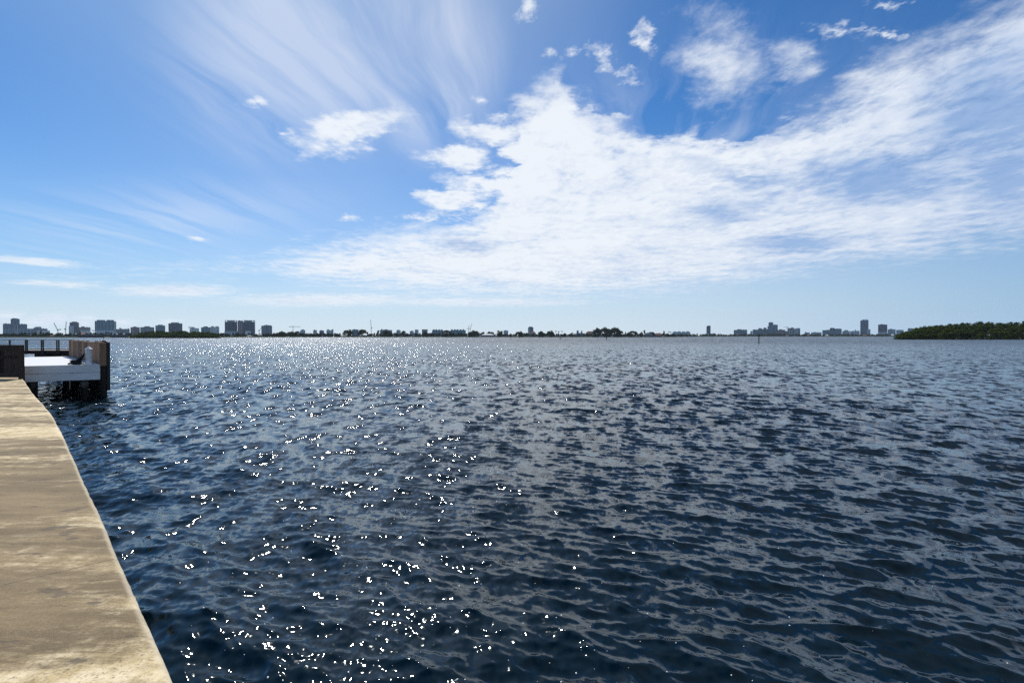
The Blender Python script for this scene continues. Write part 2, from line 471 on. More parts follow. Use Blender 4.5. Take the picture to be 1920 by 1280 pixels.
edge = [Vector((4.2, -3.6, CAP_Z)), Vector((1.4, -0.75, CAP_Z)), Vector((0.0, 0.72, CAP_Z))] + [ground_at(a, b, CAP_Z) for a, b in EDGE_PX]
last_dir = Vector((-0.72, 0.70, 0)).normalized()
edge += [edge[-1] + last_dir * k for k in (2, 6, 12, 22, 40)]


def dense(path, step):
    out = []
    for a, b in zip(path[:-1], path[1:]):
        n = max(1, int((b - a).length / step))
        out += [a.lerp(b, i / n) for i in range(n)]
    return out + [path[-1]]


def build_seawall():
    path = dense(edge, 0.045 if True else 1)
    # round off the survey's corners
    pa = np.array(path)
    for _ in range(1800): pa[1:-1] = pa[:-2] * 0.25 + pa[1:-1] * 0.5 + pa[2:] * 0.25
    path = [Vector(p) for p in pa]
    inn = Vector((-0.70, -0.714, 0))
    W = [0.0, 0.012, 0.03, 0.06] + [0.06 + 2.4 * i / 40 for i in range(1, 41)]
    n, m = len(path), len(W)
    V = np.zeros((n, m, 3))
    for i, p in enumerate(path):
        for j, w in enumerate(W):
            q = p + inn * w
            V[i, j] = q
    # worn arris and a faintly uneven trowelled top
    arr = np.array(path)
    s = np.cumsum(np.r_[0, np.linalg.norm(np.diff(arr, axis=0), axis=1)])
    rk = rng.normal(size=len(arr)); rk = np.convolve(rk, np.ones(3) / 3, 'same'); rb_ = np.convolve(rng.normal(size=len(arr)), np.ones(9) / 9, 'same')
    bite = np.clip(rk * 0.0015 + np.maximum(rb_ - 0.55, 0) * 0.025, -0.004, 0.03)
    for j, kk in ((0, 1.0), (1, 0.9), (2, 0.5)):
        V[:, j, 0] += bite * kk * inn.x; V[:, j, 1] += bite * kk * inn.y; V[:, j, 2] -= np.maximum(bite, 0) * 0.5 * kk
    chip = 0.5 + 0.5 * np.sin(s * 7.3 + 2 * np.sin(s * 2.1)) * np.sin(s * 3.1 + 1)
    V[:, 0, 2] -= 0.022 + 0.012 * chip; V[:, 1, 2] -= 0.009 + 0.006 * chip; V[:, 2, 2] -= 0.002
    for j, w in enumerate(W):
        V[:, j, 2] += 0.004 * np.sin(s * 1.7 + w * 2.0) + 0.003 * np.sin(s * 4.1 - w * 3.3)
        wob = (0.002 * np.sin(s * 2.3 + 0.7)) * (w < 0.05); V[:, j, 0] += wob; V[:, j, 1] += wob
    verts = [tuple(v) for v in V.reshape(-1, 3)]
    faces = [(i * m + j, i * m + j + 1, (i + 1) * m + j + 1, (i + 1) * m + j) for i in range(n - 1) for j in range(m - 1)]
    b = MB().add(verts, faces)
    # outer side of the cap, a 45 cm deep beam standing 12 cm proud of the wall
    low = [(V[i, 0, 0], V[i, 0, 1], CAP_Z - 0.45) for i in range(n)]
    ins = [(V[i, 0, 0] - 0.10, V[i, 0, 1] - 0.10, CAP_Z - 0.45) for i in range(n)]
    top = [tuple(V[i, 0]) for i in range(n)]
    b.add(top + low + ins, [(i, i + 1, n + i + 1, n + i) for i in range(n - 1)] + [(n + i, n + i + 1, 2 * n + i + 1, 2 * n + i) for i in range(n - 1)])
    mat, nt, bs = new_mat('weathered_concrete')
    geo = nt.nodes.new('ShaderNodeNewGeometry'); pos = geo.outputs['Position']
    # streaks run across the cap, from the land side to the water
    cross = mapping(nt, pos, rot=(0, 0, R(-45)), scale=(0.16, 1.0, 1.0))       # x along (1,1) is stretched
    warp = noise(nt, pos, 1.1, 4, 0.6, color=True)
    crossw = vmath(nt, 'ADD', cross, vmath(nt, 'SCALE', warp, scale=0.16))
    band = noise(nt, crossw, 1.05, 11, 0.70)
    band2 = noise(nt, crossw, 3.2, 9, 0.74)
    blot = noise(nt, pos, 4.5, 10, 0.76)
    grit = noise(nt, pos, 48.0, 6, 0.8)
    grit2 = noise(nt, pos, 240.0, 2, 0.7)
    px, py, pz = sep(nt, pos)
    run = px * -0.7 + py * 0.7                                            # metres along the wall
    near = run.smooth(2.8, 4.4, 0.17, -0.20) + run.smooth(6.5, 10.0, 0.0, 0.20)   # more tan near the corner and again far off
    tan_mask = (band * 1.25 + band2 * 0.95 + blot * 0.55 - 0.95 + near).smooth(0.29, 0.60)  # tan where high, grey bands where low
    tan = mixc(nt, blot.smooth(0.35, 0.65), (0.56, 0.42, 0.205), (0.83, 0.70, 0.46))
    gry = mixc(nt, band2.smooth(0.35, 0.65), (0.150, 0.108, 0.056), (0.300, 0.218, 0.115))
    col = mixc(nt, tan_mask, gry, tan)
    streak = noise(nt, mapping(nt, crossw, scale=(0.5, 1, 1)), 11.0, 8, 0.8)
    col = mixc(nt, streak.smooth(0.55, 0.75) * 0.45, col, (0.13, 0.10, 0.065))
    col = mixc(nt, streak.smooth(0.45, 0.30) * 0.2, col, (0.80, 0.70, 0.50))
    col = mixc(nt, grit.smooth(0.50, 0.66) * 0.75, col, (0.12, 0.095, 0.065))
    col = mixc(nt, grit2.smooth(0.54, 0.70) * 0.35, col, (0.72, 0.64, 0.48))
    pits = noise(nt, mapping(nt, pos, rot=(0, 0, R(-45)), scale=(0.55, 1.0, 1.0)), 7.5, 3, 0.5)
    col = mixc(nt, pits.smooth(0.635, 0.68) * 0.7, col, (0.12, 0.095, 0.07))
    ea = nt.nodes.new('ShaderNodeAttribute'); ea.attribute_name = 'from_edge'; edge_d = X(nt, ea.outputs['Fac'])
    lip = (edge_d + (blot - 0.5) * 0.03).smooth(0.045, 0.012)
    col = mixc(nt, lip * 0.55, col, (0.66, 0.58, 0.44))
    joint = ((run / 3.05 + (noise(nt, pos, 9.0, 3) - 0.5) * 0.006).fract() - 0.5)._m('ABSOLUTE').smooth(0.0028, 0.0012)   # saw-cut joints
    col = mixc(nt, joint * 0.45, col, (0.07, 0.055, 0.04))
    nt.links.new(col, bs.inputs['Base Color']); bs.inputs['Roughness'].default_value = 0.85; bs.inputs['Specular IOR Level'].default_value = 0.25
    bn = nt.nodes.new('ShaderNodeBump'); bn.inputs['Strength'].default_value = 0.55; bn.inputs['Distance'].default_value = 0.012
    link(nt, blot * 0.18 + grit * 0.40 + grit2 * 0.22 - pits.smooth(0.62, 0.7) * 0.35 - joint * 0.6 + streak * 0.12, bn.inputs['Height']); nt.links.new(bn.outputs[0], bs.inputs['Normal'])
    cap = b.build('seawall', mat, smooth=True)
    tag(cap, 'tan and grey concrete seawall cap along the water at the left', 'seawall')
    la = cap.data.attributes.new('from_edge', 'FLOAT', 'POINT')
    fe = np.zeros(len(cap.data.vertices), np.float32); fe[:n * m] = np.tile(np.array(W, np.float32), n); la.data.foreach_set('value', fe)
    f = MB()
    k = list(range(0, n, 12)) + [n - 1]
    q = [(V[i, 0, 0] - 0.10, V[i, 0, 1] - 0.10) for i in k]
    f.add([(a, c, -2.0) for a, c in q] + [(a, c, CAP_Z - 0.45) for a, c in q], [(i, i + 1, len(q) + i + 1, len(q) + i) for i in range(len(q) - 1)])
    f.build('wall_face', simple('wet_concrete', (0.10, 0.085, 0.065), 0.6, 0.4, 2.0), cap)
    # lawn behind the cap
    back = [(V[i, m - 1, 0], V[i, m - 1, 1]) for i in k]
    g = MB(); z = CAP_Z - 0.03
    g.add([(a, c, z) for a, c in back] + [(a - 60, c - 60, z) for a, c in back], [(i, i + 1, len(k) + i + 1, len(k) + i) for i in range(len(k) - 1)])
    lawn = g.build('lawn', simple('lawn', (0.06, 0.09, 0.025), 0.9, 0.4, 1.5)); tag(lawn, kind='structure')
    seabed = MB().add([(-400, -400, -3.5), (400, -400, -3.5), (400, 400, -3.5), (-400, 400, -3.5)], [(0, 1, 2, 3)])


build_seawall()

# ------------------------------------------------------------------ materials of the docks
def wood(name, dark, light, scale=1.0, dark_below=None, rough=0.8):
    m, nt, b = new_mat(name)
    geo = nt.nodes.new('ShaderNodeNewGeometry'); pos = geo.outputs['Position']
    tc = nt.nodes.new('ShaderNodeTexCoord')
    oi = nt.nodes.new('ShaderNodeObjectInfo')
    g = noise(nt, mapping(nt, pos, scale=(9 * scale, 9 * scale, 0.5 * scale)), 1.0, 6, 0.65)
    g2 = noise(nt, mapping(nt, pos, scale=(1, 1, 0.4)), 3.0, 4, 0.6)
    rnd = X(nt, oi.outputs['Random'])
    c = mixc(nt, (g * 0.9 + g2 * 0.4 + rnd * 0.55 - 0.45).smooth(0.1, 0.9), dark, light)
    if dark_below is not None:
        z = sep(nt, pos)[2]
        c = mixc(nt, (z + (g2 - 0.5) * 0.35).smooth(dark_below, dark_below + 0.25), (0.018, 0.015, 0.012), c)  # darker below the given height, with a ragged upper limit
    nt.links.new(c, b.inputs['Base Color']); b.inputs['Roughness'].default_value = rough; b.inputs['Specular IOR Level'].default_value = 0.3
    bn = nt.nodes.new('ShaderNodeBump'); bn.inputs['Strength'].default_value = 0.3; bn.inputs['Distance'].default_value = 0.01
    link(nt, g, bn.inputs['Height']); nt.links.new(bn.outputs[0], b.inputs['Normal'])
    return m


M_FENCE = wood('dark_stained_timber', (0.018, 0.012, 0.010), (0.085, 0.058, 0.046))
M_RAILTOP = wood('brown_rail_timber', (0.035, 0.024, 0.020), (0.085, 0.060, 0.046))
M_BOARD = wood('weathered_brown_boards', (0.085, 0.046, 0.027), (0.34, 0.200, 0.115), dark_below=0.75)
M_PILE = wood('old_pile_timber', (0.12, 0.10, 0.085), (0.30, 0.26, 0.22), dark_below=0.35)
M_DARKPILE = wood('tarred_pile', (0.020, 0.015, 0.012), (0.075, 0.052, 0.036), dark_below=0.4)
M_BLACK = simple('black_coating', (0.014, 0.015, 0.017), 0.5, 0.3, 8)
M_ROPE = simple('black_rope', (0.012, 0.012, 0.013), 0.75, 0.4, 40)
M_METAL = simple('dark_rail_metal', (0.030, 0.034, 0.040), 0.45, 0.2, 6)
M_WHITE = simple('white_gelcoat', (0.72, 0.73, 0.74), 0.35, 0.06, 2)
M_WHITEPILE = simple('white_pile_sleeve', (0.74, 0.74, 0.73), 0.5, 0.08, 6)
M_FDECK = wood('far_deck_timber', (0.16, 0.13, 0.10), (0.34, 0.28, 0.22))


def deck_mat(name, col, pitch, rot):
    m, nt, b = new_mat(name)
    geo = nt.nodes.new('ShaderNodeNewGeometry'); pos = geo.outputs['Position']
    x, y, z = sep(nt, mapping(nt, pos, rot=(0, 0, rot)))
    t = (x / pitch)
    gap = (t.fract() - 0.5)._m('ABSOLUTE').smooth(0.465, 0.485)
    dirt = noise(nt, mapping(nt, pos, scale=(1, 1, 1)), 2.2, 7, 0.65)
    c = mixc(nt, dirt.smooth(0.35, 0.75), tuple(v * 1.05 for v in col), tuple(v * 0.92 for v in col))
    c = mixc(nt, gap * 0.8, c, (0.10, 0.10, 0.11))
    nt.links.new(c, b.inputs['Base Color']); b.inputs['Roughness'].default_value = 0.55; b.inputs['Specular IOR Level'].default_value = 0.3
    return m


# ------------------------------------------------------------------ fence across the walkway
def build_fence():
    D = 19.12
    xr = (42.3 - 960) / F * D
    xl = xr - 3.4
    zt = 2.5 - (646.4 - HOR) / F * D
    root = tag(empty('timber_fence', (xr, D, CAP_Z)), 'dark stained timber fence closing off the end of the concrete seawall', 'fence')
    def loc(b): return b
    h = zt - CAP_Z
    MB().box((-0.11, -0.07, 0.0), (0.0, 0.07, h - 0.0)).build('post', M_FENCE, root, bevel=0.008)
    MB().box((-2.0, -0.06, 0.0), (-1.88, 0.06, h - 0.24)).build('post', M_FENCE, root, bevel=0.008)
    MB().box((-3.4, -0.085, h - 0.215), (-0.112, 0.055, h)).build('top_rail', M_RAILTOP, root, bevel=0.01)
    MB().box((-3.4, -0.075, h - 0.50), (-0.112, -0.052, h - 0.40)).build('rail', M_FENCE, root)
    MB().box((-3.4, -0.075, 0.10), (-0.112, -0.052, 0.22)).build('rail', M_FENCE, root)
    x = -0.115
    while x > -3.3:
        w = 0.135
        hh = random.uniform(-0.004, 0.004)
        MB().box((x - w, -0.049 + hh, 0.06), (x - 0.006, -0.022 + hh, h - 0.22)).build('plank', M_FENCE, root)
        x -= w


build_fence()

# ------------------------------------------------------------------ white dock
A0 = Vector((-18.86, 19.82, 0)); A1 = Vector((-16.95, 21.0, 0)); A2 = Vector((-25.25, 29.1, 0))
eu = (A2 - A1).normalized(); ef = (A1 - A0).normalized(); eo = Vector((eu.y, -eu.x, 0)); DL = (A2 - A1).length
if eo.x < 0: eo = -eo
fn = Vector((ef.y, -ef.x, 0))            # outward normal of the front
DT = 1.335


def build_dock():
    A3 = A0 + eu * DL
    root = tag(empty('dock', ((A0 + A2) / 2).to_tuple()[:2] + (0,)), 'white painted dock platform on piles beside the seawall, its front in shade', 'dock')
    off = root.location
    def L(p, z): return (p.x - off.x, p.y - off.y, z)
    top = deck_mat('white_deck_boards', (0.66, 0.67, 0.69), 0.29, math.atan2(eu.y, eu.x) * -1)
    MB().prism([L(A0, 0)[:2], L(A1, 0)[:2], L(A2, 0)[:2], L(A3, 0)[:2]], 1.27, DT).build('deck', top, root)
    M_FASC = simple('white_fascia_paint', (0.74, 0.73, 0.71), 0.5, 0.10, 1.2, (1, 1, 3))
    def board(p, q, nrm, z0, z1, name, mat, th=0.045, gap=0.0):
        p0, q0 = p + nrm * gap, q + nrm * gap
        p1, q1 = p0 + nrm * th, q0 + nrm * th
        MB().prism([L(v, 0)[:2] for v in (p0, q0, q1, p1)], z0, z1).build(name, mat, root, bevel=0.006)
    for z0, z1 in ((1.022, DT - 0.004), (0.715, 1.012)):
        board(A0 - ef * 0.0, A1 + ef * 0.02, fn, z0, z1, 'fascia_board', M_FASC, gap=0.003)
        board(A1, A2, eo, z0, z1, 'fascia_board', M_FASC, gap=0.003, th=0.035)
    for t in (0.7, 3.4, 6.2, 9.0, 11.2):
        a = A0 + eu * t + ef * 0.02; c = A1 + eu * t - ef * 0.02
        MB().beam(L(a, 0.985), L(c, 0.985), 0.16, 0.40).build('cross_beam', M_DARKPILE, root)
    W = (A1 - A0).length
    for t in (0.45, 4.0, 7.6, 11.0):
        for w in (0.26, W - 0.42):
            p = A0 + eu * t + ef * w
            rad = 0.13
            MB().tube([L(p, -2.2), L(p, 1.26)], rad, 14).build('pile', M_PILE, root, smooth=False)


build_dock()


def build_screen():
    o0 = A1 + eo * 0.045 - eu * 0.02
    root = tag(empty('timber_screen', (o0.x, o0.y, 0)), 'tall brown timber board screen standing on piles along the dock edge', 'screen')
    def L(p, z): return (p.x - o0.x, p.y - o0.y, z)
    edges = [0.0]
    seq = [0.62, 0.9, 0.75, 1.0, 0.7, 1.15, 0.95, 1.2, 0.85, 1.3, 1.0, 1.25]
    for s in seq: edges.append(edges[-1] + s)
    for i, (a, b) in enumerate(zip(edges[:-1], edges[1:])):
        jig = random.uniform(-0.018, 0.018)
        zt = 2.235 + random.uniform(-0.015, 0.025)
        p = [o0 + eu * (a + 0.006) + eo * (0.0 + jig), o0 + eu * (b - 0.006) + eo * (0.0 + jig), o0 + eu * (b - 0.006) + eo * (0.20 + jig), o0 + eu * (a + 0.006) + eo * (0.20 + jig)]
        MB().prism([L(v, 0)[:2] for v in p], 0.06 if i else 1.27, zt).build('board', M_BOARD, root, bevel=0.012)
    q = o0 + eu * 0.14 + eo * 0.105
    MB().tube([L(q, -2.2), L(q, 1.267)], [0.135, 0.125], 14).build('pile', M_DARKPILE, root)
    for t in (3.2, 6.0, 9.0, 11.4):
        q = o0 + eu * t + eo * 0.12
        MB().tube([L(q, -2.2), L(q, 0.055)], 0.13, 12).build('pile', M_DARKPILE, root)
    # black rubbing posts on the water side
    for i, t in enumerate((0.10, 0.75, 2.0, 3.3, 6.4, 8.1, 10.2)):
        q = o0 + eu * t + eo * 0.268
        z0 = 0.24 if i == 0 else 0.3
        MB().prism([L(v, 0)[:2] for v in (q - eu * 0.07 - eo * 0.055, q + eu * 0.07 - eo * 0.055, q + eu * 0.07 + eo * 0.055, q - eu * 0.07 + eo * 0.055)], z0, 2.27 if i else 2.235).build('fender_post', M_BLACK, root, bevel=0.006)
    # thin whip on the near end
    q = o0 + eu * 0.25 + eo * 0.15
    r2 = tag(empty('whip_antenna', (q.x, q.y, 2.262)), 'thin upright whip antenna on the near end of the timber screen', 'antenna')
    MB().tube([(0, 0, 0), (0, 0, 0.05), (0, 0, 0.06)], [0.07, 0.06, 0.02], 10).build('base', M_BLACK, r2)
    MB().tube([(0, 0, 0.06), (-0.02, 0, 0.30)], [0.012, 0.009], 6).build('rod', M_METAL, r2)
    # white mooring pile at the dock's corner
    p = A1 + eu * 0.22 - ef * 0.30
    mp = tag(empty('mooring_pile', (p.x, p.y, DT)), 'white mooring post with a pointed cap standing on the dock corner', 'post')
    MB().tube([(0, 0, 0), (0, 0, 0.60)], 0.118, 8).build('sleeve', M_WHITEPILE, mp)
    MB().tube([(0, 0, 0.602), (0, 0, 0.625), (0, 0, 0.735)], [0.135, 0.135, 0.012], 8).build('cap', M_WHITEPILE, mp)
    MB().tube([(0.0, 0, 0.035 * 0), (0, 0, 0.03)], 0.15, 10).build('base_ring', M_WHITEPILE, mp)
    # black ropes slung from it
    cx = Vector((p.x, p.y, 0)); side = Vector((-0.86, -0.42, 0)).normalized(); dep = Vector((-side.y, side.x, 0))
    rb = MB()
    for i in range(9):
        s0 = 0.15 + 0.018 * i; s1 = 0.28 + 0.052 * i; dd = random.uniform(-0.10, 0.10)
        pts = []
        for k in range(9):
            u = k / 8
            s_ = s0 + (s1 - s0) * (u ** 1.25)
            z = (0.42 - 0.028 * i) * (1 - u) ** (0.85 + 0.05 * i) + 0.025 + 0.02 * math.sin(u * 3.1) * (i % 3)
            pts.append(side * s_ + dep * (dd * u) + Vector((0, 0, z)))
        rb.tube(pts, 0.026, 7)
    for i in range(4):
        pts = [side * (0.34 + 0.05 * i + (0.17 - 0.02 * i) * math.cos(a)) + dep * ((0.15 - 0.02 * i) * math.sin(a)) + Vector((0, 0, 0.028 + 0.045 * i)) for a in np.linspace(0, 6.1, 18)]
        rb.tube(pts, 0.025, 7)
    ro = rb.build('mooring_rope', M_ROPE, smooth=True); ro.location = (p.x, p.y, DT)
    tag(ro, 'heap of thick black rope slung from the white mooring post', 'rope')


build_screen()


def build_far_dock():
    D = 40.0
    k = D / F
    xa, xb = (-40 - 960) * k, (141 - 960) * k
    z0 = CAM_Z - (663.4 - HOR) * k; z1 = CAM_Z - (656.6 - HOR) * k
    zt = CAM_Z - (637.6 - HOR) * k
    root = tag(empty('railed_dock', (xb, D, 0)), 'brown timber dock with a dark wire railing behind the white dock', 'dock')
    MB().box((xa - xb, 0.0, z0), (0, 0.06, z1 - 0.05)).build('beam', M_RAILTOP, root)
    MB().box((xa - xb, -0.05, z1 - 0.048), (0, 2.2, z1)).build('deck', M_FDECK, root)
    for px in (-25, -9, 52.6, 82.6, 111.9):
        pass
    def post(px, w):
        x = (px - 960) * k - xb
        MB().box((x - w / 2, -0.115, z0 - 0.02), (x + w / 2, -0.053, zt)).build('post', M_METAL, root)
    for px, w in ((-40, 0.07), (-10, 0.07), (-7, 0.07), (20.3, 0.11), (49.8, 0.07), (53.0, 0.07), (79.6, 0.07), (82.9, 0.07), (108.3, 0.07), (112.0, 0.07), (137.5, 0.07)):
        post(px, w)
    MB().box((xa - xb, -0.105, zt + 0.002), (0, -0.063, zt + 0.045)).build('top_rail', M_METAL, root)
    for i in range(5):
        z = z1 + (zt - z1) * (0.12 + 0.17 * i)
        MB().tube([(xa - xb, -0.084, z), (0, -0.084, z)], 0.011 if i else 0.03, 5).build('rail_wire', M_METAL, root)
    for px0, px1 in ((-22, -4), (62, 85), (112, 134)):
        x0, x1 = (px0 - 960) * k - xb, (px1 - 960) * k - xb
        MB().box((x0, 0.1, z0 - 0.35), (x1, 1.9, z0 + 0.12)).build('pile_cap', M_DARKPILE, root)
        for x in (x0 + 0.2, x1 - 0.2): MB().tube([(x, 1.0, -2), (x, 1.0, z0 - 0.34)], 0.14, 10).build('pile', M_DARKPILE, root)
    # upturned white dinghy on that dock
    bx = (124 - 960) * k
    b = empty('dinghy', (bx, D + 1.0, z1)); tag(b, 'small white dinghy lying bottom up on the brown railed dock', 'boat')
    v, f = [], []
    n, m = 11, 9
    for i in range(n):
        u = i / (n - 1) * 2 - 1
        w = 0.34 * (1 - abs(u) ** 2.6) ** 0.6 + 0.01; hgt = 0.20 * (1 - abs(u) ** 3) ** 0.7 + 0.02
        for j in range(m):
            t = math.pi * j / (m - 1)
            v.append((u * 0.62, w * math.cos(t), 0.012 + hgt * math.sin(t) ** 0.7 if 0 < j < m - 1 else 0.012))
    for i in range(n - 1):
        for j in range(m - 1): f.append((i * m + j, i * m + j + 1, (i + 1) * m + j + 1, (i + 1) * m + j))
    f.append(tuple(range(m))); f.append(tuple((n - 1) * m + j for j in range(m)))
    MB().add(v, f).build('hull', M_WHITE, b, smooth=True)
    MB().beam((-0.5, 0, 0.215), (0.5, 0, 0.215), 0.03, 0.03).build('keel', M_WHITE, b)


build_far_dock()

# ------------------------------------------------------------------ far shores
def shore_D(px):
    pts = [(-400, 600), (-100, 690), (200, 740), (420, 790), (620, 960), (900, 1010), (1200, 1000), (1262, 1080), (1300, 1500), (1400, 1850), (1700, 1900), (2000, 1900), (2500, 1700)]
    for (a, da), (b, db) in zip(pts[:-1], pts[1:]):
        if a <= px <= b: return da + (db - da) * (px - a) / (b - a)
    return pts[0][1] if px < 0 else pts[-1][1]


LAND_Z = 1.1


def build_shore():
    xs = [-400] + list(range(-380, 2480, 20)) + [2500]
    fr, bk = [], []
    for p in xs:
        D = shore_D(p) * (1 + 0.004 * math.sin(p * 0.09))
        fr.append(((p - 960) / F * D, D))
        D2 = 3550
        bk.append(((p - 960) / F * D2 * 0.92, D2))
    n = len(xs)
    b = MB()
    b.add([(a, c, -0.6) for a, c in fr] + [(a, c, 0.75) for a, c in fr] + [(a * 1.004, c * 1.004, LAND_Z - 0.1) for a, c in fr] + [(a * 1.02, c * 1.02, LAND_Z) for a, c in fr] + [(a, c, LAND_Z + 0.2) for a, c in bk],
          [(r * n + i, r * n + i + 1, (r + 1) * n + i + 1, (r + 1) * n + i) for r in range(4) for i in range(n - 1)])
    m, nt, bs = new_mat('shore_ground')
    geo = nt.nodes.new('ShaderNodeNewGeometry'); pos = geo.outputs['Position']
    z = sep(nt, pos)[2]
    g = noise(nt, mapping(nt, pos, scale=(1, 1, 0)), 0.012, 5, 0.6)
    c = mixc(nt, g.smooth(0.35, 0.65), (0.04, 0.065, 0.018), (0.09, 0.12, 0.04))
    c = mixc(nt, z.smooth(0.76, 0.9), (0.03, 0.03, 0.028), c)
    nt.links.new(c, bs.inputs['Base Color']); bs.inputs['Roughness'].default_value = 0.95
    o = b.build('shore', m); tag(o, kind='structure')


build_shore()


# ---- foliage meshes -------------------------------------------------------------------------
def leaf_mat(name, c0, c1, trans=0.35):
    m = bpy.data.materials.new(name); m.use_nodes = True
    nt = m.node_tree; nt.nodes.clear()
    out = nt.nodes.new('ShaderNodeOutputMaterial')
    geo = nt.nodes.new('ShaderNodeNewGeometry'); oi = nt.nodes.new('ShaderNodeObjectInfo')
    rnd = X(nt, geo.outputs['Random Per Island']); orn = X(nt, oi.outputs['Random'])
    c = mixc(nt, (rnd * 0.4 + orn * 0.6), c0, c1)
    d = nt.nodes.new('ShaderNodeBsdfDiffuse'); nt.links.new(c, d.inputs[0])
    t = nt.nodes.new('ShaderNodeBsdfTranslucent'); nt.links.new(c, t.inputs[0])
    mx = nt.nodes.new('ShaderNodeMixShader'); mx.inputs[0].default_value = trans
    nt.links.new(d.outputs[0], mx.inputs[1]); nt.links.new(t.outputs[0], mx.inputs[2]); nt.links.new(mx.outputs[0], out.inputs[0])
    return m


M_LEAF = leaf_mat('shore_leaves', (0.012, 0.024, 0.013), (0.036, 0.055, 0.024))
M_MANG = leaf_mat('mangrove_leaves', (0.017, 0.031, 0.006), (0.098, 0.138, 0.022), 0.45)
M_FROND = leaf_mat('palm_fronds', (0.020, 0.034, 0.012), (0.05, 0.075, 0.028))
M_TRUNK = simple('bark', (0.07, 0.055, 0.042), 0.9, 0.3, 2)


def crown_mesh(name, kind, n, leaf, seed, mat):
    """a crown one metre wide and one high: leaf sprays thrown over many overlapping clumps"""
    r = np.random.default_rng(seed)
    clumps = []
    if kind == 'dome':
        for i in range(17):
            a = r.uniform(0, 2 * math.pi); q = math.sqrt(r.uniform(0, 1)) * 0.36
            top = math.sqrt(max(0, 1 - (q / 0.46) ** 2))
            clumps.append((q * math.cos(a), q * math.sin(a), 0.10 + 0.74 * top * r.uniform(0.75, 1.0), r.uniform(0.10, 0.17)))
        for i in range(12):
            a = r.uniform(0, 2 * math.pi); q = math.sqrt(r.uniform(0, 1)) * 0.38
            clumps.append((q * math.cos(a), q * math.sin(a), r.uniform(0.05, 0.5), r.uniform(0.12, 0.17)))
    elif kind == 'round':
        for i in range(15):
            d = r.normal(size=3); d /= np.linalg.norm(d); q = r.uniform(0.12, 0.36)
            clumps.append((d[0] * q, d[1] * q, 0.5 + d[2] * q * 1.15, r.uniform(0.12, 0.18)))
    elif kind == 'ragged':
        for i in range(16):
            a = r.uniform(0, 2 * math.pi); q = r.uniform(0, 0.38); z = r.uniform(0.04, 0.92)
            q *= 1.15 - z * 0.75
            clumps.append((q * math.cos(a), q * math.sin(a), z * 0.93, r.uniform(0.07, 0.15)))
    else:   # mangrove: low, dense to the ground
        for i in range(24):
            a = r.uniform(0, 2 * math.pi); q = math.sqrt(r.uniform(0, 1)) * 0.40; z = r.uniform(0.05, 0.86)
            q *= math.sqrt(max(0.05, 1 - (max(z - 0.25, 0) / 0.72) ** 2))
            clumps.append((q * math.cos(a), q * math.sin(a), z, r.uniform(0.09, 0.15)))
    V, Fc = [], []
    for k in range(n):
        cx, cy, cz, cr = clumps[r.integers(len(clumps))]
        d = r.normal(size=3); d /= np.linalg.norm(d)
        p = np.array([cx, cy, cz]) + d * cr * r.uniform(0.45, 1.08) * np.array([1, 1, 0.85])
        nn = d * 0.7 + r.normal(size=3) * 0.6 + np.array([0, 0, 0.35]); nn /= np.linalg.norm(nn)
        t = np.cross(nn, r.normal(size=3)); t /= np.linalg.norm(t); bt = np.cross(nn, t)
        s = leaf * r.uniform(0.6, 1.3)
        b = len(V)
        V += [tuple(p - t * s), tuple(p + bt * s * 0.6), tuple(p + t * s), tuple(p - bt * s * 0.6)]
        Fc.append((b, b + 1, b + 2, b + 3))
    me = bpy.data.meshes.new(name); me.from_pydata(V, [], Fc); me.update(); me.materials.append(mat)
    return me


def trunk_mesh(name, seed, limbs=4, top=0.62):
    r = np.random.default_rng(seed); b = MB()
    b.tube([(0, 0, -0.03), (0.01, 0.0, 0.18), (0.015, 0.01, 0.36)], [0.055, 0.042, 0.034], 7)
    for i in range(limbs):
        a = 2 * math.pi * i / limbs + r.uniform(-0.4, 0.4); q = r.uniform(0.14, 0.26)
        b.tube([(0.015, 0.01, 0.30), (q * 0.45 * math.cos(a), q * 0.45 * math.sin(a), 0.45), (q * math.cos(a), q * math.sin(a), top * r.uniform(0.85, 1.1))], [0.028, 0.02, 0.008], 5)
    me = bpy.data.meshes.new(name); me.from_pydata(b.v, [], b.f); me.update(); me.materials.append(M_TRUNK)
    return me


CROWNS = {k: [crown_mesh('crown', k, n, lf, 100 + 17 * i + len(k), mat) for i in range(cnt)] for k, n, lf, cnt, mat in
          (('dome', 2600, 0.038, 4, M_LEAF), ('round', 1900, 0.042, 4, M_LEAF), ('ragged', 1500, 0.046, 4, M_LEAF), ('mangrove', 2400, 0.034, 6, M_MANG))}
TRUNKS = [trunk_mesh('trunk', 40 + i) for i in range(3)]


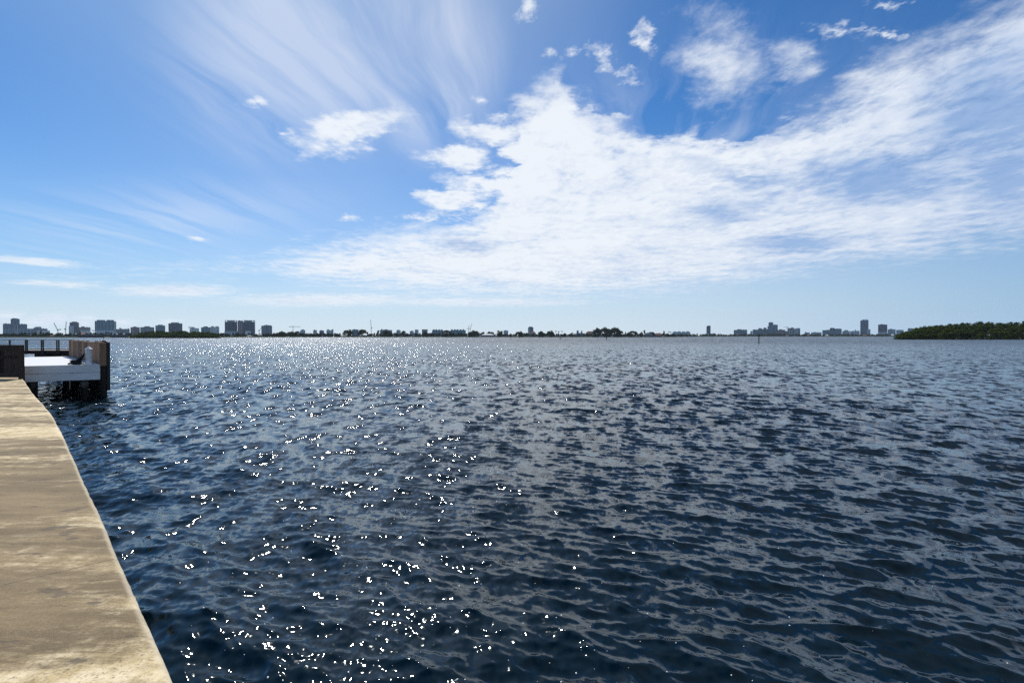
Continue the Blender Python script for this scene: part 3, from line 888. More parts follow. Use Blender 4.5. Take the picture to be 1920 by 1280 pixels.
def palm_meshes(seed):
    r = np.random.default_rng(seed); b = MB()
    lean = r.uniform(-0.05, 0.05)
    b.tube([(0, 0, 0), (lean * 0.3, 0, 0.4), (lean, 0, 0.86)], [0.022, 0.016, 0.013], 7)
    t = bpy.data.meshes.new('trunk'); t.from_pydata(b.v, [], b.f); t.update(); t.materials.append(M_TRUNK)
    V, Fc = [], []
    for i in range(22):
        a = r.uniform(0, 2 * math.pi); up = r.uniform(-0.2, 1.0); L = r.uniform(0.16, 0.22)
        pts = []
        for k in range(6):
            u = k / 5
            pts.append(np.array([math.cos(a) * L * u, math.sin(a) * L * u, L * (up * u - 0.95 * u * u)]) + np.array([lean, 0, 0.865]))
        sd_ = np.array([-math.sin(a), math.cos(a), 0])
        for k in range(5):
            w0, w1 = 0.030 * math.sin(math.pi * (0.15 + 0.8 * k / 5)), 0.030 * math.sin(math.pi * (0.15 + 0.8 * (k + 1) / 5))
            for s in (-1, 1):
                bI = len(V)
                V += [tuple(pts[k]), tuple(pts[k + 1]), tuple(pts[k + 1] + sd_ * s * w1 - np.array([0, 0, w1 * 0.5])), tuple(pts[k] + sd_ * s * w0 - np.array([0, 0, w0 * 0.5]))]
                Fc.append((bI, bI + 1, bI + 2, bI + 3))
    c = bpy.data.meshes.new('crown'); c.from_pydata(V, [], Fc); c.update(); c.materials.append(M_FROND)
    return t, c


PALMS = [palm_meshes(i) for i in range(3)]


def az_of(px): return math.atan((px - 960) / F)


def tree(name, px, D, w_px, top_y, kind, label, group=None, clear=0.16, cat='tree', base=None):
    """a tree sighted at px, w_px wide in the photograph, its top at row top_y"""
    a = az_of(px)
    base = LAND_Z if base is None else base
    p = Vector(((px - 960) / F * D, D, base))
    k = D * math.cos(a) / F
    w = w_px * k; h = CAM_Z - (top_y - HOR) / F * D - base
    root = empty(name, p, random.uniform(0, 6.28)); tag(root, label, cat, group)
    if kind == 'palm':
        t, c = random.choice(PALMS); s = h * 0.98
        for nm, me in (('trunk', t), ('crown', c)):
            o = bpy.data.objects.new(nm, me); C.objects.link(o); o.parent = root; o.scale = (s, s, s)
        return root
    o = bpy.data.objects.new('trunk', random.choice(TRUNKS)); C.objects.link(o); o.parent = root
    o.scale = (w * 0.75, w * 0.75, h * 1.05)
    c = bpy.data.objects.new('crown', random.choice(CROWNS[kind])); C.objects.link(c); c.parent = root
    c.scale = (w, w, h * (1 - clear) / 0.96); c.location = (0, 0, h * clear)
    return root


# ---- mangrove islands ------------------------------------------------------------------------
def interp(pts, x):
    for (a, ya), (b, yb) in zip(pts[:-1], pts[1:]):
        if a <= x <= b: return ya + (yb - ya) * (x - a) / (b - a)
    return pts[0][1] if x < pts[0][0] else pts[-1][1]


def island(prof, D0, x0, x1, rows, label, group, wpx, ground_name):
    pts = []
    n = 40
    for i in range(n + 1):
        x = x0 + (x1 - x0) * i / n
        D = D0 * (1 + 0.004 * math.sin(i * 0.9)); pts.append(((x - 960) / F * D, D))
    depth = D0 * 0.16
    bk = []
    for i in range(n, -1, -1):
        x = x0 + (x1 - x0) * i / n
        s = min(1.0, (x - x0) / ((x1 - x0) * 0.25) + 0.1, (x1 - x) / ((x1 - x0) * 0.2) + 0.1)
        D = D0 + depth * s; bk.append(((x - 960) / F * D, D))
    g = MB().prism(pts + bk, -1.0, 0.25).build(ground_name, simple('mangrove_mud', (0.02, 0.017, 0.012), 0.9)); tag(g, kind='structure')
    for rI in range(rows):
        f = rI / max(rows - 1, 1)
        D = D0 + 4 + depth * 0.9 * f
        x = x0 + wpx * (0.45 + 0.5 * f * 1.3)
        while x < x1 - wpx * (0.35 + 0.5 * f):
            xx = x + random.uniform(-0.2, 0.2) * wpx
            top = interp(prof, xx)
            bottom = HOR + CAM_Z * F / D0
            # front rows are lower than the crest behind them
            ty = bottom + (top - bottom) * (0.50 + 0.48 * f ** 0.8) * random.uniform(0.92, 1.03)
            if f > 0.99: ty = top + random.uniform(-0.3, 0.8)
            wp = wpx * random.uniform(1.0, 1.7)
            hp = bottom - ty
            tree('mangrove_tree', xx, D, wp, ty, 'mangrove', label, group, clear=max(0.0, 1 - 0.8 * wp / max(hp, 1)) - (0.22 if rI == 0 else 0.0), base=0.2)
            x += wpx * random.uniform(0.5, 0.75) * (0.7 if f > 0.7 else 1.0)


R_PROF = [(1676, 626), (1684, 621), (1693, 620), (1707, 618.3), (1720, 613.7), (1742, 610), (1758, 608), (1783, 605.3), (1800, 604.7), (1817, 603.3), (1842, 601.7), (1855, 602), (1873, 605), (1897, 601.7), (1908, 602.5), (1920, 600), (1990, 598), (2100, 602), (2180, 612)]
island(R_PROF, 352, 1677, 2180, 5, 'dark green mangrove tree in the thick wood on the right island', 'mangroves on the right island', 21, 'island_ground')
L_PROF = [(238, 633), (242, 631), (252, 627.5), (264, 622.5), (280, 620.6), (297, 619.2), (315, 620.4), (332, 620.2), (345, 618.6), (352, 621.5), (372, 620.2), (395, 622), (412, 626), (416, 630)]
island(L_PROF, 560, 240, 416, 4, 'dark green mangrove tree on the long low island near the left shore', 'mangroves on the left island', 12, 'island_ground')
# ---- buildings on the far shores -------------------------------------------------------------
def facade(name, wall, glass, floor=3.6, bay=8.0, pier=0.25, band=0.5):
    m, nt, b = new_mat(name)
    tc = nt.nodes.new('ShaderNodeTexCoord')
    x, y, z = sep(nt, tc.outputs['Object'])
    fl = (z / floor).fract().gt(band)
    by = ((x + y) / bay).fract().gt(pier)
    g = fl * by
    n = noise(nt, tc.outputs['Object'], 0.05, 3)
    w = mixc(nt, n.smooth(0.3, 0.7), tuple(v * 0.88 for v in wall), tuple(min(1, v * 1.1) for v in wall))
    c = mixc(nt, g, w, glass)
    nt.links.new(c, b.inputs['Base Color'])
    link(nt, g.smooth(0, 1, 0.75, 0.2), b.inputs['Roughness'])
    return m


FM = {  # facade wall colours are bluer and lighter, with distance haze mixed in
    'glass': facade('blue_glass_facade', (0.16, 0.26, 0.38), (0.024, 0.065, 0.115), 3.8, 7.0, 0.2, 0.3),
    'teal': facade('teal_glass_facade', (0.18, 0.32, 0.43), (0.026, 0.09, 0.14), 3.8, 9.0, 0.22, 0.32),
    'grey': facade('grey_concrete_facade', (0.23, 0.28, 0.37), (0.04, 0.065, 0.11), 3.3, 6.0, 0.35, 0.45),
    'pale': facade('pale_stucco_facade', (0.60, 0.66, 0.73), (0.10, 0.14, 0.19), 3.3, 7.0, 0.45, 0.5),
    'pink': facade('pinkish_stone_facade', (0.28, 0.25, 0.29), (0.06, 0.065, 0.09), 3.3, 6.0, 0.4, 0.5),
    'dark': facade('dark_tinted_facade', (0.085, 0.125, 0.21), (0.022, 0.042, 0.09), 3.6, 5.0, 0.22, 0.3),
    'roof': simple('flat_roof', (0.30, 0.32, 0.35), 0.8, 0.15, 0.1),
    'tile': simple('terracotta_tiles', (0.30, 0.14, 0.09), 0.8, 0.2, 0.4),
    'greyroof': simple('grey_shingles', (0.16, 0.17, 0.19), 0.8, 0.2, 0.4),
    'white': simple('white_stucco', (0.70, 0.70, 0.70), 0.7, 0.06, 0.3),
    'cream': simple('cream_stucco', (0.52, 0.46, 0.38), 0.7, 0.08, 0.3),
    'rose': simple('rose_stucco', (0.36, 0.24, 0.22), 0.7, 0.08, 0.3),
    'win': simple('house_glass', (0.03, 0.04, 0.05), 0.15, 0.1, 1),
    'canvas': simple('white_canvas', (0.80, 0.80, 0.80), 0.6, 0.05, 1),
}


def building(label, D, parts, cat='building', group=None, name='tower_block', depth=28.0):
    """parts: (name, px0, px1, top row, material[, set-forward metres[, bottom row[, rounded]]]) as sighted in the photograph"""
    xc = sum(p[1] + p[2] for p in parts) / (2 * len(parts))
    a = az_of(xc)
    root = empty(name, ((xc - 960) / F * D, D, LAND_Z), -a); tag(root, label, cat, group)
    k = D * math.cos(a) / F
    for i, p in enumerate(parts):
        nm, x0, x1, ty, mt = p[:5]
        fwd = p[5] if len(p) > 5 else 0.0
        z1 = CAM_Z - (ty - HOR) / F * D - LAND_Z
        z0 = -0.3 if len(p) < 7 or p[6] is None else CAM_Z - (p[6] - HOR) / F * D - LAND_Z
        dep = depth * (1 + 0.013 * i)
        b = MB().box(((x0 - xc) * k, -fwd - 0.11 * i, z0), ((x1 - xc) * k, dep - fwd, z1))
        if nm in ('tower', 'wing') and z1 - z0 > 14:
            # parapet and roof plant set in from the edge
            w = (x1 - x0) * k; X0 = (x0 - xc) * k; h = max(1.0, 0.03 * (z1 - z0))
            for u0, u1, hh in ((0.0, 1.0, 0.0),): pass
            b.box((X0 + w * 0.22, dep * 0.25, z1 + 0.01), (X0 + w * 0.46, dep * 0.6, z1 + h * 1.3)).box((X0 + w * 0.6, dep * 0.3, z1 + 0.01), (X0 + w * 0.78, dep * 0.7, z1 + h * 0.8))
            # slim balcony fins on the front
            nb = max(2, int(w / 11)); fw = max(0.5, w * 0.012)
            for j in range(nb + 1):
                xx = X0 + w * j / nb
                b.box((xx - fw, -fwd - 0.11 * i - 1.1, z0 + 0.5), (xx + fw, -fwd - 0.11 * i - 0.02, z1 - 0.4))
        b.build(nm, FM[mt], root)
    return root


B = building
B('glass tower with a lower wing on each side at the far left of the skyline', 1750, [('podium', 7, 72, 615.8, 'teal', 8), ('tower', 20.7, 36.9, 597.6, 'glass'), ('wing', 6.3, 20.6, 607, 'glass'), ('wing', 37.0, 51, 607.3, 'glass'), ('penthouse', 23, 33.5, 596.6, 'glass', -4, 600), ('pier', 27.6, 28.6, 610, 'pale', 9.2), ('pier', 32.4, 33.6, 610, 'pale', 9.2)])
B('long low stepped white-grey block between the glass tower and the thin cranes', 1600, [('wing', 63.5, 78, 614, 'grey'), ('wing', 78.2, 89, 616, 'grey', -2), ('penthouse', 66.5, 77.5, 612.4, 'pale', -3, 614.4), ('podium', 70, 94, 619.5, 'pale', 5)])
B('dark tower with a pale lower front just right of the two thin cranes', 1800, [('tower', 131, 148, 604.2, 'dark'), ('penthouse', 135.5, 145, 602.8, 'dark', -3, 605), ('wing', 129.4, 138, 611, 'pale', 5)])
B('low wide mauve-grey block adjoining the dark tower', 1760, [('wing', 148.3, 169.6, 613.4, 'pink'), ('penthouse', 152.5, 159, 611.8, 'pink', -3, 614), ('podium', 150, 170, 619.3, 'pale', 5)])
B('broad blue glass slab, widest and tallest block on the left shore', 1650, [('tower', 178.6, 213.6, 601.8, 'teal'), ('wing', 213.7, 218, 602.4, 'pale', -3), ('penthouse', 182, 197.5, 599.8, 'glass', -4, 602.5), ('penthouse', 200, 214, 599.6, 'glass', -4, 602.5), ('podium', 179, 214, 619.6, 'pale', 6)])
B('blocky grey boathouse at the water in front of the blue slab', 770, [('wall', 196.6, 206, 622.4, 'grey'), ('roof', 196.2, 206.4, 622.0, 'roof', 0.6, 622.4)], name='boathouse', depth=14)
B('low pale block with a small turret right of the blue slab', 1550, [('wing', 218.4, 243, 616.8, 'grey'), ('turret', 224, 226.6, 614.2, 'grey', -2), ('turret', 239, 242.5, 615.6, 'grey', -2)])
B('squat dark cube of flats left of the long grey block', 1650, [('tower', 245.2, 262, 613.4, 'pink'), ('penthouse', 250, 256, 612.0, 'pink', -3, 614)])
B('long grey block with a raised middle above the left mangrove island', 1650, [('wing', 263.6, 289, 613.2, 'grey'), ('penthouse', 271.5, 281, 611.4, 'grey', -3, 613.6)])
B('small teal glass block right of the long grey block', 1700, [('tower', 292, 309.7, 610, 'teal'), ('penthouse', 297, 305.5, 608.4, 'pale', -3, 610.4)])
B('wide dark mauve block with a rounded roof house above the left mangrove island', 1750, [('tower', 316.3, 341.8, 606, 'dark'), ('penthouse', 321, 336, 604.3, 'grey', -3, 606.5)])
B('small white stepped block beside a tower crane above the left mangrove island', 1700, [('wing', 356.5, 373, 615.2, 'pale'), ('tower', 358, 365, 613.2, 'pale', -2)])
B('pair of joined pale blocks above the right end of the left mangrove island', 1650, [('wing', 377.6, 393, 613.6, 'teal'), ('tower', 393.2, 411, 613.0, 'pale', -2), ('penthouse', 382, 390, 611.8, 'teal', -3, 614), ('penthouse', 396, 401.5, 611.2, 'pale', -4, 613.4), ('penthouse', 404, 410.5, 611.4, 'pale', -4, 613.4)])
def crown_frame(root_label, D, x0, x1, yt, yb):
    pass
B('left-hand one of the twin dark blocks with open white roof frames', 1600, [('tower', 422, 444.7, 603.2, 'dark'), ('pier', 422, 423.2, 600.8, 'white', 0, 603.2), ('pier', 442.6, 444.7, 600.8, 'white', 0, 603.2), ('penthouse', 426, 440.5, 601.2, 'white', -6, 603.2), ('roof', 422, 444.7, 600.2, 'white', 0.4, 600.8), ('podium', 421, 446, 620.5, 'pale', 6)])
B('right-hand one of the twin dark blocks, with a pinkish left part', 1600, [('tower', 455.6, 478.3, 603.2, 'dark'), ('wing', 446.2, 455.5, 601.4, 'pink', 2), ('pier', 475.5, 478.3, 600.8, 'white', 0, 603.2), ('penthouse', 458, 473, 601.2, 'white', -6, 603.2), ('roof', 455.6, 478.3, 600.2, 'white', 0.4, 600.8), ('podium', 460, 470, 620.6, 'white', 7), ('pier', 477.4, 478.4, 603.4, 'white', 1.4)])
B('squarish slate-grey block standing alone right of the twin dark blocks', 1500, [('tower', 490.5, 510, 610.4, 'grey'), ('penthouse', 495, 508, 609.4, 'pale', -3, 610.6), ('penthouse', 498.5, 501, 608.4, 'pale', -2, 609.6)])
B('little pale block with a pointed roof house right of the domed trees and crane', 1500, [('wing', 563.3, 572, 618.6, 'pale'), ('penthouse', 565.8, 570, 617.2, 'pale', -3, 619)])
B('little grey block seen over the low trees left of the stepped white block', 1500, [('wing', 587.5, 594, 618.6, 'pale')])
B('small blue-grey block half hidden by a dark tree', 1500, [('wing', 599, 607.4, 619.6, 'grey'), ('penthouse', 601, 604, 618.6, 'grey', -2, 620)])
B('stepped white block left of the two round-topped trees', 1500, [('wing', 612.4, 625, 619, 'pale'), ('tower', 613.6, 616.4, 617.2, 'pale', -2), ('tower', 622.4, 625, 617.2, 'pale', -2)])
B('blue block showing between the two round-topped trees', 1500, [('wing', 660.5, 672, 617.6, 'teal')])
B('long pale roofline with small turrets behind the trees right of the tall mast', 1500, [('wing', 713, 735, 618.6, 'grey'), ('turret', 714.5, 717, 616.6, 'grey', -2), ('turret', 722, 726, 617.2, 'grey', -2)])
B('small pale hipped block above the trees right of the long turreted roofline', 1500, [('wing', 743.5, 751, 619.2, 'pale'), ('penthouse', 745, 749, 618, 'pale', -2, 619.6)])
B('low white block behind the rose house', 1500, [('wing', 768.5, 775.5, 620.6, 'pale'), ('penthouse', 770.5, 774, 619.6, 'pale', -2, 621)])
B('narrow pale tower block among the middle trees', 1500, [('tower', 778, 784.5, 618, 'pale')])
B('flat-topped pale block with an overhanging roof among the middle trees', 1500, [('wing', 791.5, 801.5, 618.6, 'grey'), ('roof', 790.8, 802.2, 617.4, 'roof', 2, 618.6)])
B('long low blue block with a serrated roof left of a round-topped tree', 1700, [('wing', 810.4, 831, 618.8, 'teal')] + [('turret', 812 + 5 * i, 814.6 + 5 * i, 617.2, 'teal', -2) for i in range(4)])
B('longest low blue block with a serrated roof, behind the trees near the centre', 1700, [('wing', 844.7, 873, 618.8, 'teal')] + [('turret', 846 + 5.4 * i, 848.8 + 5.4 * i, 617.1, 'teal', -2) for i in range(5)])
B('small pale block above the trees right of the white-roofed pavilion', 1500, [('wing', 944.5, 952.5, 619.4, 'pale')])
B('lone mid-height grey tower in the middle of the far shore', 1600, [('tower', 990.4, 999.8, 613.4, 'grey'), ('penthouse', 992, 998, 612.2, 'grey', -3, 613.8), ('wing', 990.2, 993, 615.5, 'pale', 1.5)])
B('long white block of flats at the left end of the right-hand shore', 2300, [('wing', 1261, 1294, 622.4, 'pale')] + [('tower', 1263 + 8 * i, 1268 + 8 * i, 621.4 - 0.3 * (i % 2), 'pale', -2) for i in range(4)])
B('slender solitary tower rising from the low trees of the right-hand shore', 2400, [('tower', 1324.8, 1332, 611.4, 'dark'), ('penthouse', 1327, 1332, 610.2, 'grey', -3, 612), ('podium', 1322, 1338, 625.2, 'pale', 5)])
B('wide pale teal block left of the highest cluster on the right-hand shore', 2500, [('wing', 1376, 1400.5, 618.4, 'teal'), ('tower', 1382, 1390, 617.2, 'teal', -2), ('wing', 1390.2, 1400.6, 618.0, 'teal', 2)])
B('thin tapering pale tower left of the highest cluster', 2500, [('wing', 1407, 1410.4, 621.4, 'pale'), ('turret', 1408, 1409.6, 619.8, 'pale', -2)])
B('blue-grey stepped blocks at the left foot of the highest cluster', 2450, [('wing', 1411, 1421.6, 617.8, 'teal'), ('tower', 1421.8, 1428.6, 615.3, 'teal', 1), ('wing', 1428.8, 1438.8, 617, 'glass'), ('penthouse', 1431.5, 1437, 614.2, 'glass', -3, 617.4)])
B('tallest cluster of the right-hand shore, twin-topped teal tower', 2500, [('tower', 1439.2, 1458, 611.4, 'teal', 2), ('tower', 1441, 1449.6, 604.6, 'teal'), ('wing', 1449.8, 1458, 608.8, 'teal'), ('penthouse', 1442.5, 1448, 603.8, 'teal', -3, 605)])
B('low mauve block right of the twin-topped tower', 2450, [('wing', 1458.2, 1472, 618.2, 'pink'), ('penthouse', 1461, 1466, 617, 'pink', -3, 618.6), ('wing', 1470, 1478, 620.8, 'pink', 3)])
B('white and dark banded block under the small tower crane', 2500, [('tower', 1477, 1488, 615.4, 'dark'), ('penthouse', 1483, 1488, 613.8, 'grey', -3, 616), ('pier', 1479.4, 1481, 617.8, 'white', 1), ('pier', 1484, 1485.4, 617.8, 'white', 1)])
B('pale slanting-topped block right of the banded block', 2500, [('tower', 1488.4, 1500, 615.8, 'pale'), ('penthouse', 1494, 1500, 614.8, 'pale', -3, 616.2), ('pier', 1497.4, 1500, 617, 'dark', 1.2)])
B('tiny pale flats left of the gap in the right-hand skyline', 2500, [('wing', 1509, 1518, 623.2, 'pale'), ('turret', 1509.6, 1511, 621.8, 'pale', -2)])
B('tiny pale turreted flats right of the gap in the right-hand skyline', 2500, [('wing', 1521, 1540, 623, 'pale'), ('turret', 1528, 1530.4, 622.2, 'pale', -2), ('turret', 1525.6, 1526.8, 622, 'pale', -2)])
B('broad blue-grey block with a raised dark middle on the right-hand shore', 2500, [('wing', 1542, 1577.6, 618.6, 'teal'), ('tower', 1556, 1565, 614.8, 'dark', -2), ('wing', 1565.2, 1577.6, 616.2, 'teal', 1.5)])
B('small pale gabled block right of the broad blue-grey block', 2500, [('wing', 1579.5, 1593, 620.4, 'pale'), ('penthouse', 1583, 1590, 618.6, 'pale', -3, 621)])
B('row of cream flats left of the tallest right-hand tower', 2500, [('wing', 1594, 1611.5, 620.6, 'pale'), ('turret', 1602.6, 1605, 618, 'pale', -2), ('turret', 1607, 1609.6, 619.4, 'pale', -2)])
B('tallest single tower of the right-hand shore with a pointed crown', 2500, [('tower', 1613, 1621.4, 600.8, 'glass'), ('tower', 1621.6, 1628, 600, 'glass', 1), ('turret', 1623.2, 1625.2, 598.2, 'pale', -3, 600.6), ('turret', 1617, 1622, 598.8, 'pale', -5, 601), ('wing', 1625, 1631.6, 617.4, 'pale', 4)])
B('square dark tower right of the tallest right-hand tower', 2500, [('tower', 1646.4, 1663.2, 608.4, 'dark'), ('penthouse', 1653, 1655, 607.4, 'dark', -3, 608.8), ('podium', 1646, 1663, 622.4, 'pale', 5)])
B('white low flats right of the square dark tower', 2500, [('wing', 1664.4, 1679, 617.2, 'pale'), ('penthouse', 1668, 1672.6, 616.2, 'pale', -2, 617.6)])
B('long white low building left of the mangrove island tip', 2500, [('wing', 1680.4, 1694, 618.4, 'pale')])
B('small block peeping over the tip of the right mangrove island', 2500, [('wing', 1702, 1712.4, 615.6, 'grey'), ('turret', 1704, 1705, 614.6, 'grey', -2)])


def house(label, px0, px1, eave, ridge, D, wall, roof, extra=None, name='house', cat='house'):
    xc = (px0 + px1) / 2; a = az_of(xc)
    root = empty(name, ((xc - 960) / F * D, D, LAND_Z), -a); tag(root, label, cat)
    k = D * math.cos(a) / F; w = (px1 - px0) * k
    ze = CAM_Z - (eave - HOR) / F * D - LAND_Z; zr = CAM_Z - (ridge - HOR) / F * D - LAND_Z
    dp = max(8.0, w * 0.5)
    MB().box((-w / 2, 0, -0.3), (w / 2, dp, ze)).build('wall', FM[wall], root)
    o = 0.4; ins = min(w * 0.28, dp * 0.5)
    rf = MB().add([(-w / 2 - o, -o, ze + 0.01), (w / 2 + o, -o, ze + 0.01), (w / 2 + o, dp + o, ze + 0.01), (-w / 2 - o, dp + o, ze + 0.01), (-w / 2 + ins, dp / 2, zr), (w / 2 - ins, dp / 2, zr)],
                  [(0, 1, 5, 4), (2, 3, 4, 5), (1, 2, 5), (3, 0, 4), (3, 2, 1, 0)]).build('roof', FM[roof], root)
    n = max(2, int(w / 4))
    for i in range(n):
        x = -w / 2 + w * (i + 0.5) / n
        MB().box((x - 0.8, -0.05, 0.6), (x + 0.8, -0.004, min(2.6, ze - 0.3))).build('window', FM['win'], root)
    if extra:
        for nm, x0, x1, ty, mt in extra:
            MB().box(((x0 - xc) * k, -0.6, -0.3), ((x1 - xc) * k, dp * 0.7, CAM_Z - (ty - HOR) / F * D - LAND_Z)).build(nm, FM[mt], root)
    return root


house('low grey-roofed waterside house under the trees at the far left', 54, 66, 629.2, 626.6, 745, 'rose', 'greyroof')
house('cream house under the trees left of the two thin cranes', 71, 92, 626.6, 622.4, 800, 'cream', 'greyroof')
house('low mauve-roofed house beside the cream house on the left shore', 92, 104, 630.0, 627.8, 745, 'grey', 'tile')
house('small white house half hidden in trees below the dark tower', 139, 146, 629.4, 627.6, 770, 'white', 'greyroof')
house('white villa below the mauve-grey block on the left shore', 150, 160, 626.4, 623.2, 800, 'white', 'tile')
house('pale waterside house right of the left mangrove island', 430, 441, 630.2, 628.0, 830, 'cream', 'greyroof')
house('white-walled house below the twin dark blocks', 462, 473, 630.4, 628.2, 840, 'white', 'greyroof')
house('yellowish house left of the slate-grey block', 482, 492, 628.6, 626.4, 870, 'cream', 'greyroof')
house('white open-sided house with a long roof near the centre-left shore', 568, 590, 628.0, 624.4, 1000, 'grey', 'greyroof')
house('bright white low house end beside the long roofed house', 574, 581, 625.6, 624.2, 1060, 'white', 'white')
house('rose house with pale gateposts on the middle shore', 754, 766, 628.2, 624.2, 1010, 'rose', 'greyroof', [('pier', 757.6, 758.6, 626.6, 'white'), ('pier', 761, 762, 626.6, 'white')])
house('mauve house right of the rose house', 771, 785, 628.4, 624.0, 1010, 'rose', 'greyroof', [('pier', 776, 778, 627, 'white')])
house('brick-red roofed house between dark trees left of the centre', 794, 810, 628.6, 624.2, 1020, 'rose', 'tile')
house('long white-roofed pavilion on the green lawn right of the two cranes', 902, 927, 627.8, 625.8, 1025, 'grey', 'white')
house('small white shed right of the long pavilion', 929, 932.5, 628.6, 627.6, 1025, 'white', 'white')
house('orange tiled house at the foot of the lone grey tower', 993, 1004.5, 624.4, 621.0, 1040, 'cream', 'tile')
house('blue-grey mansion with a square turret left of the great banyans', 1076, 1097, 627.6, 624.0, 1030, 'grey', 'greyroof', [('turret', 1081.2, 1085, 619.4, 'grey'), ('wing', 1089.5, 1092, 620.0, 'grey')])
house('brown-roofed mansion beside the great banyans', 1098, 1114, 624.6, 620.8, 1050, 'rose', 'tile', [('wing', 1110, 1113, 621.6, 'white')])
house('white villa under the right end of the great banyans', 1156, 1166, 626.0, 623.2, 1040, 'white', 'white')
house('grey roofed house under trees on the lawn point', 1209, 1224, 627.8, 623.6, 1030, 'grey', 'greyroof')
house('mauve tiled house at the right end of the lawn point', 1226, 1240, 627.8, 624.4, 1040, 'rose', 'tile')
house('cream house on the right-hand shore left of the slender tower', 1297, 1305, 628.2, 626.0, 1600, 'cream', 'tile')
house('white house on the right-hand shore right of the slender tower', 1316, 1322, 628.4, 626.4, 1800, 'white', 'greyroof')
house('cream house below the wide pale teal block', 1380, 1386, 628.0, 626.0, 1890, 'cream', 'tile')
house('white house below the small tower crane', 1473, 1479, 629.2, 627.6, 1890, 'white', 'greyroof')
house('orange house in the gap of the right-hand skyline', 1513, 1522, 628.6, 626.6, 1900, 'cream', 'tile')
house('pale house below the broad blue-grey block', 1547, 1554, 629.0, 627.0, 1900, 'cream', 'white')
house('cream mansion below the tallest right-hand tower', 1617, 1625, 628.8, 626.6, 1900, 'cream', 'tile')
house('white house with a bright roof below the white low flats', 1670, 1677, 628.2, 626.4, 1900, 'white', 'white')


# white canopies and the dark quay on the left shore
def canopy(px, label, w_px=5.0):
    D = 765; a = az_of(px); k = D * math.cos(a) / F; w = w_px * k
    root = empty('canopy', ((px - 960) / F * D, D, LAND_Z), -a); tag(root, label, 'canopy')
    zt = CAM_Z - (624.8 - HOR) / F * D - LAND_Z; ze = CAM_Z - (626.8 - HOR) / F * D - LAND_Z
    pts = []
    MB().tube([(0, 2.5, ze), (0, 2.5, ze + 0.02), (0, 2.5, (ze + zt) / 2 + 0.3), (0, 2.5, zt)], [w / 2, w / 2, w * 0.33, 0.06], 16).build('cover', FM['canvas'], root)
    for i in range(4):
        t = math.pi / 4 + i * math.pi / 2
        x, y = w * 0.42 * math.cos(t), 2.5 + w * 0.42 * math.sin(t)
        MB().tube([(x, y, 0), (x, y, ze - 0.01)], 0.09, 6).build('pole', FM['white'], root)


canopy(219, 'white domed canopy on the left shore, nearer to the grey boathouse')
canopy(232.2, 'white domed canopy next to the left mangrove island')
canopy(142, 'white canopy at the water below the dark tower', 4.2)


def quay(px0, px1, D, label):
    xc = (px0 + px1) / 2; a = az_of(xc); k = D * math.cos(a) / F; w = (px1 - px0) * k
    root = empty('quay_wall', ((xc - 960) / F * D, D, 0), -a); tag(root, label, 'wall')
    m = simple('dark_quay', (0.05, 0.05, 0.055), 0.8, 0.3, 0.3)
    MB().box((-w / 2, 0, -1), (w / 2, 9, CAM_Z - (628.6 - HOR) / F * D)).build('wall', m, root)
    MB().box((-w / 2 - 0.2, -0.25, CAM_Z - (628.6 - HOR) / F * D + 0.01), (w / 2 + 0.2, 9.2, CAM_Z - (628.0 - HOR) / F * D)).build('coping', FM['roof'], root)


quay(146, 194, 725, 'dark quay wall along the water left of the grey boathouse')
quay(207, 240, 725, 'dark quay wall along the water under the white domed canopies')


# ---- cranes ------------------------------------------------------------------------------------
M_CRANE = simple('crane_steel', (0.10, 0.10, 0.11), 0.6, 0.2, 0.5)


def lattice(b, p, q, w, t):
    p, q = Vector(p), Vector(q); d = q - p; L = d.length; d.normalize()
    s = d.cross(Vector((0, 1, 0))).normalized(); y = Vector((0, 1, 0))
    for a in (-1, 1):
        for c in (-1, 1): b.beam(p + s * a * w / 2 + y * c * w / 2, q + s * a * w / 2 + y * c * w / 2, t, t)
    n = max(2, int(L / (w * 1.6)))
    for i in range(n):
        for c in (-1, 1):
            a = 1 if i % 2 else -1
            b.beam(p + d * (L * i / n) + s * a * w / 2 + y * c * w / 2, p + d * (L * (i + 1) / n) - s * a * w / 2 + y * c * w / 2, t * 0.7, t * 0.7)
    return b


def crane(label, D, base, top, jib, counter, t=0.8, w=2.2):
    px = base[0]; a = az_of(px); k = D * math.cos(a) / F
    root = empty('tower_crane', ((px - 960) / F * D, D, LAND_Z), -a); tag(root, label, 'crane')
    def P(q): return ((q[0] - px) * k, 0, CAM_Z - (q[1] - HOR) / F * D - LAND_Z)
    lattice(MB(), (0, 0, 0), P(top), w, t).build('mast', M_CRANE, root)
    x, y, z = P(top)
    MB().box((x - w * 0.8, -w * 0.8, z + 0.02), (x + w * 0.8, w * 0.8, z + w * 1.6)).build('cab', M_CRANE, root)
    lattice(MB(), P(top), P(jib), w * 0.7, t * 0.9).build('jib', M_CRANE, root)
    c = P(counter)
    b = lattice(MB(), P(top), c, w * 0.7, t * 0.9)
    b.box((c[0] - w, -w * 0.6, c[2] - w), (c[0] + w, w * 0.6, c[2] + w * 0.3)); b.build('counter_jib', M_CRANE, root)


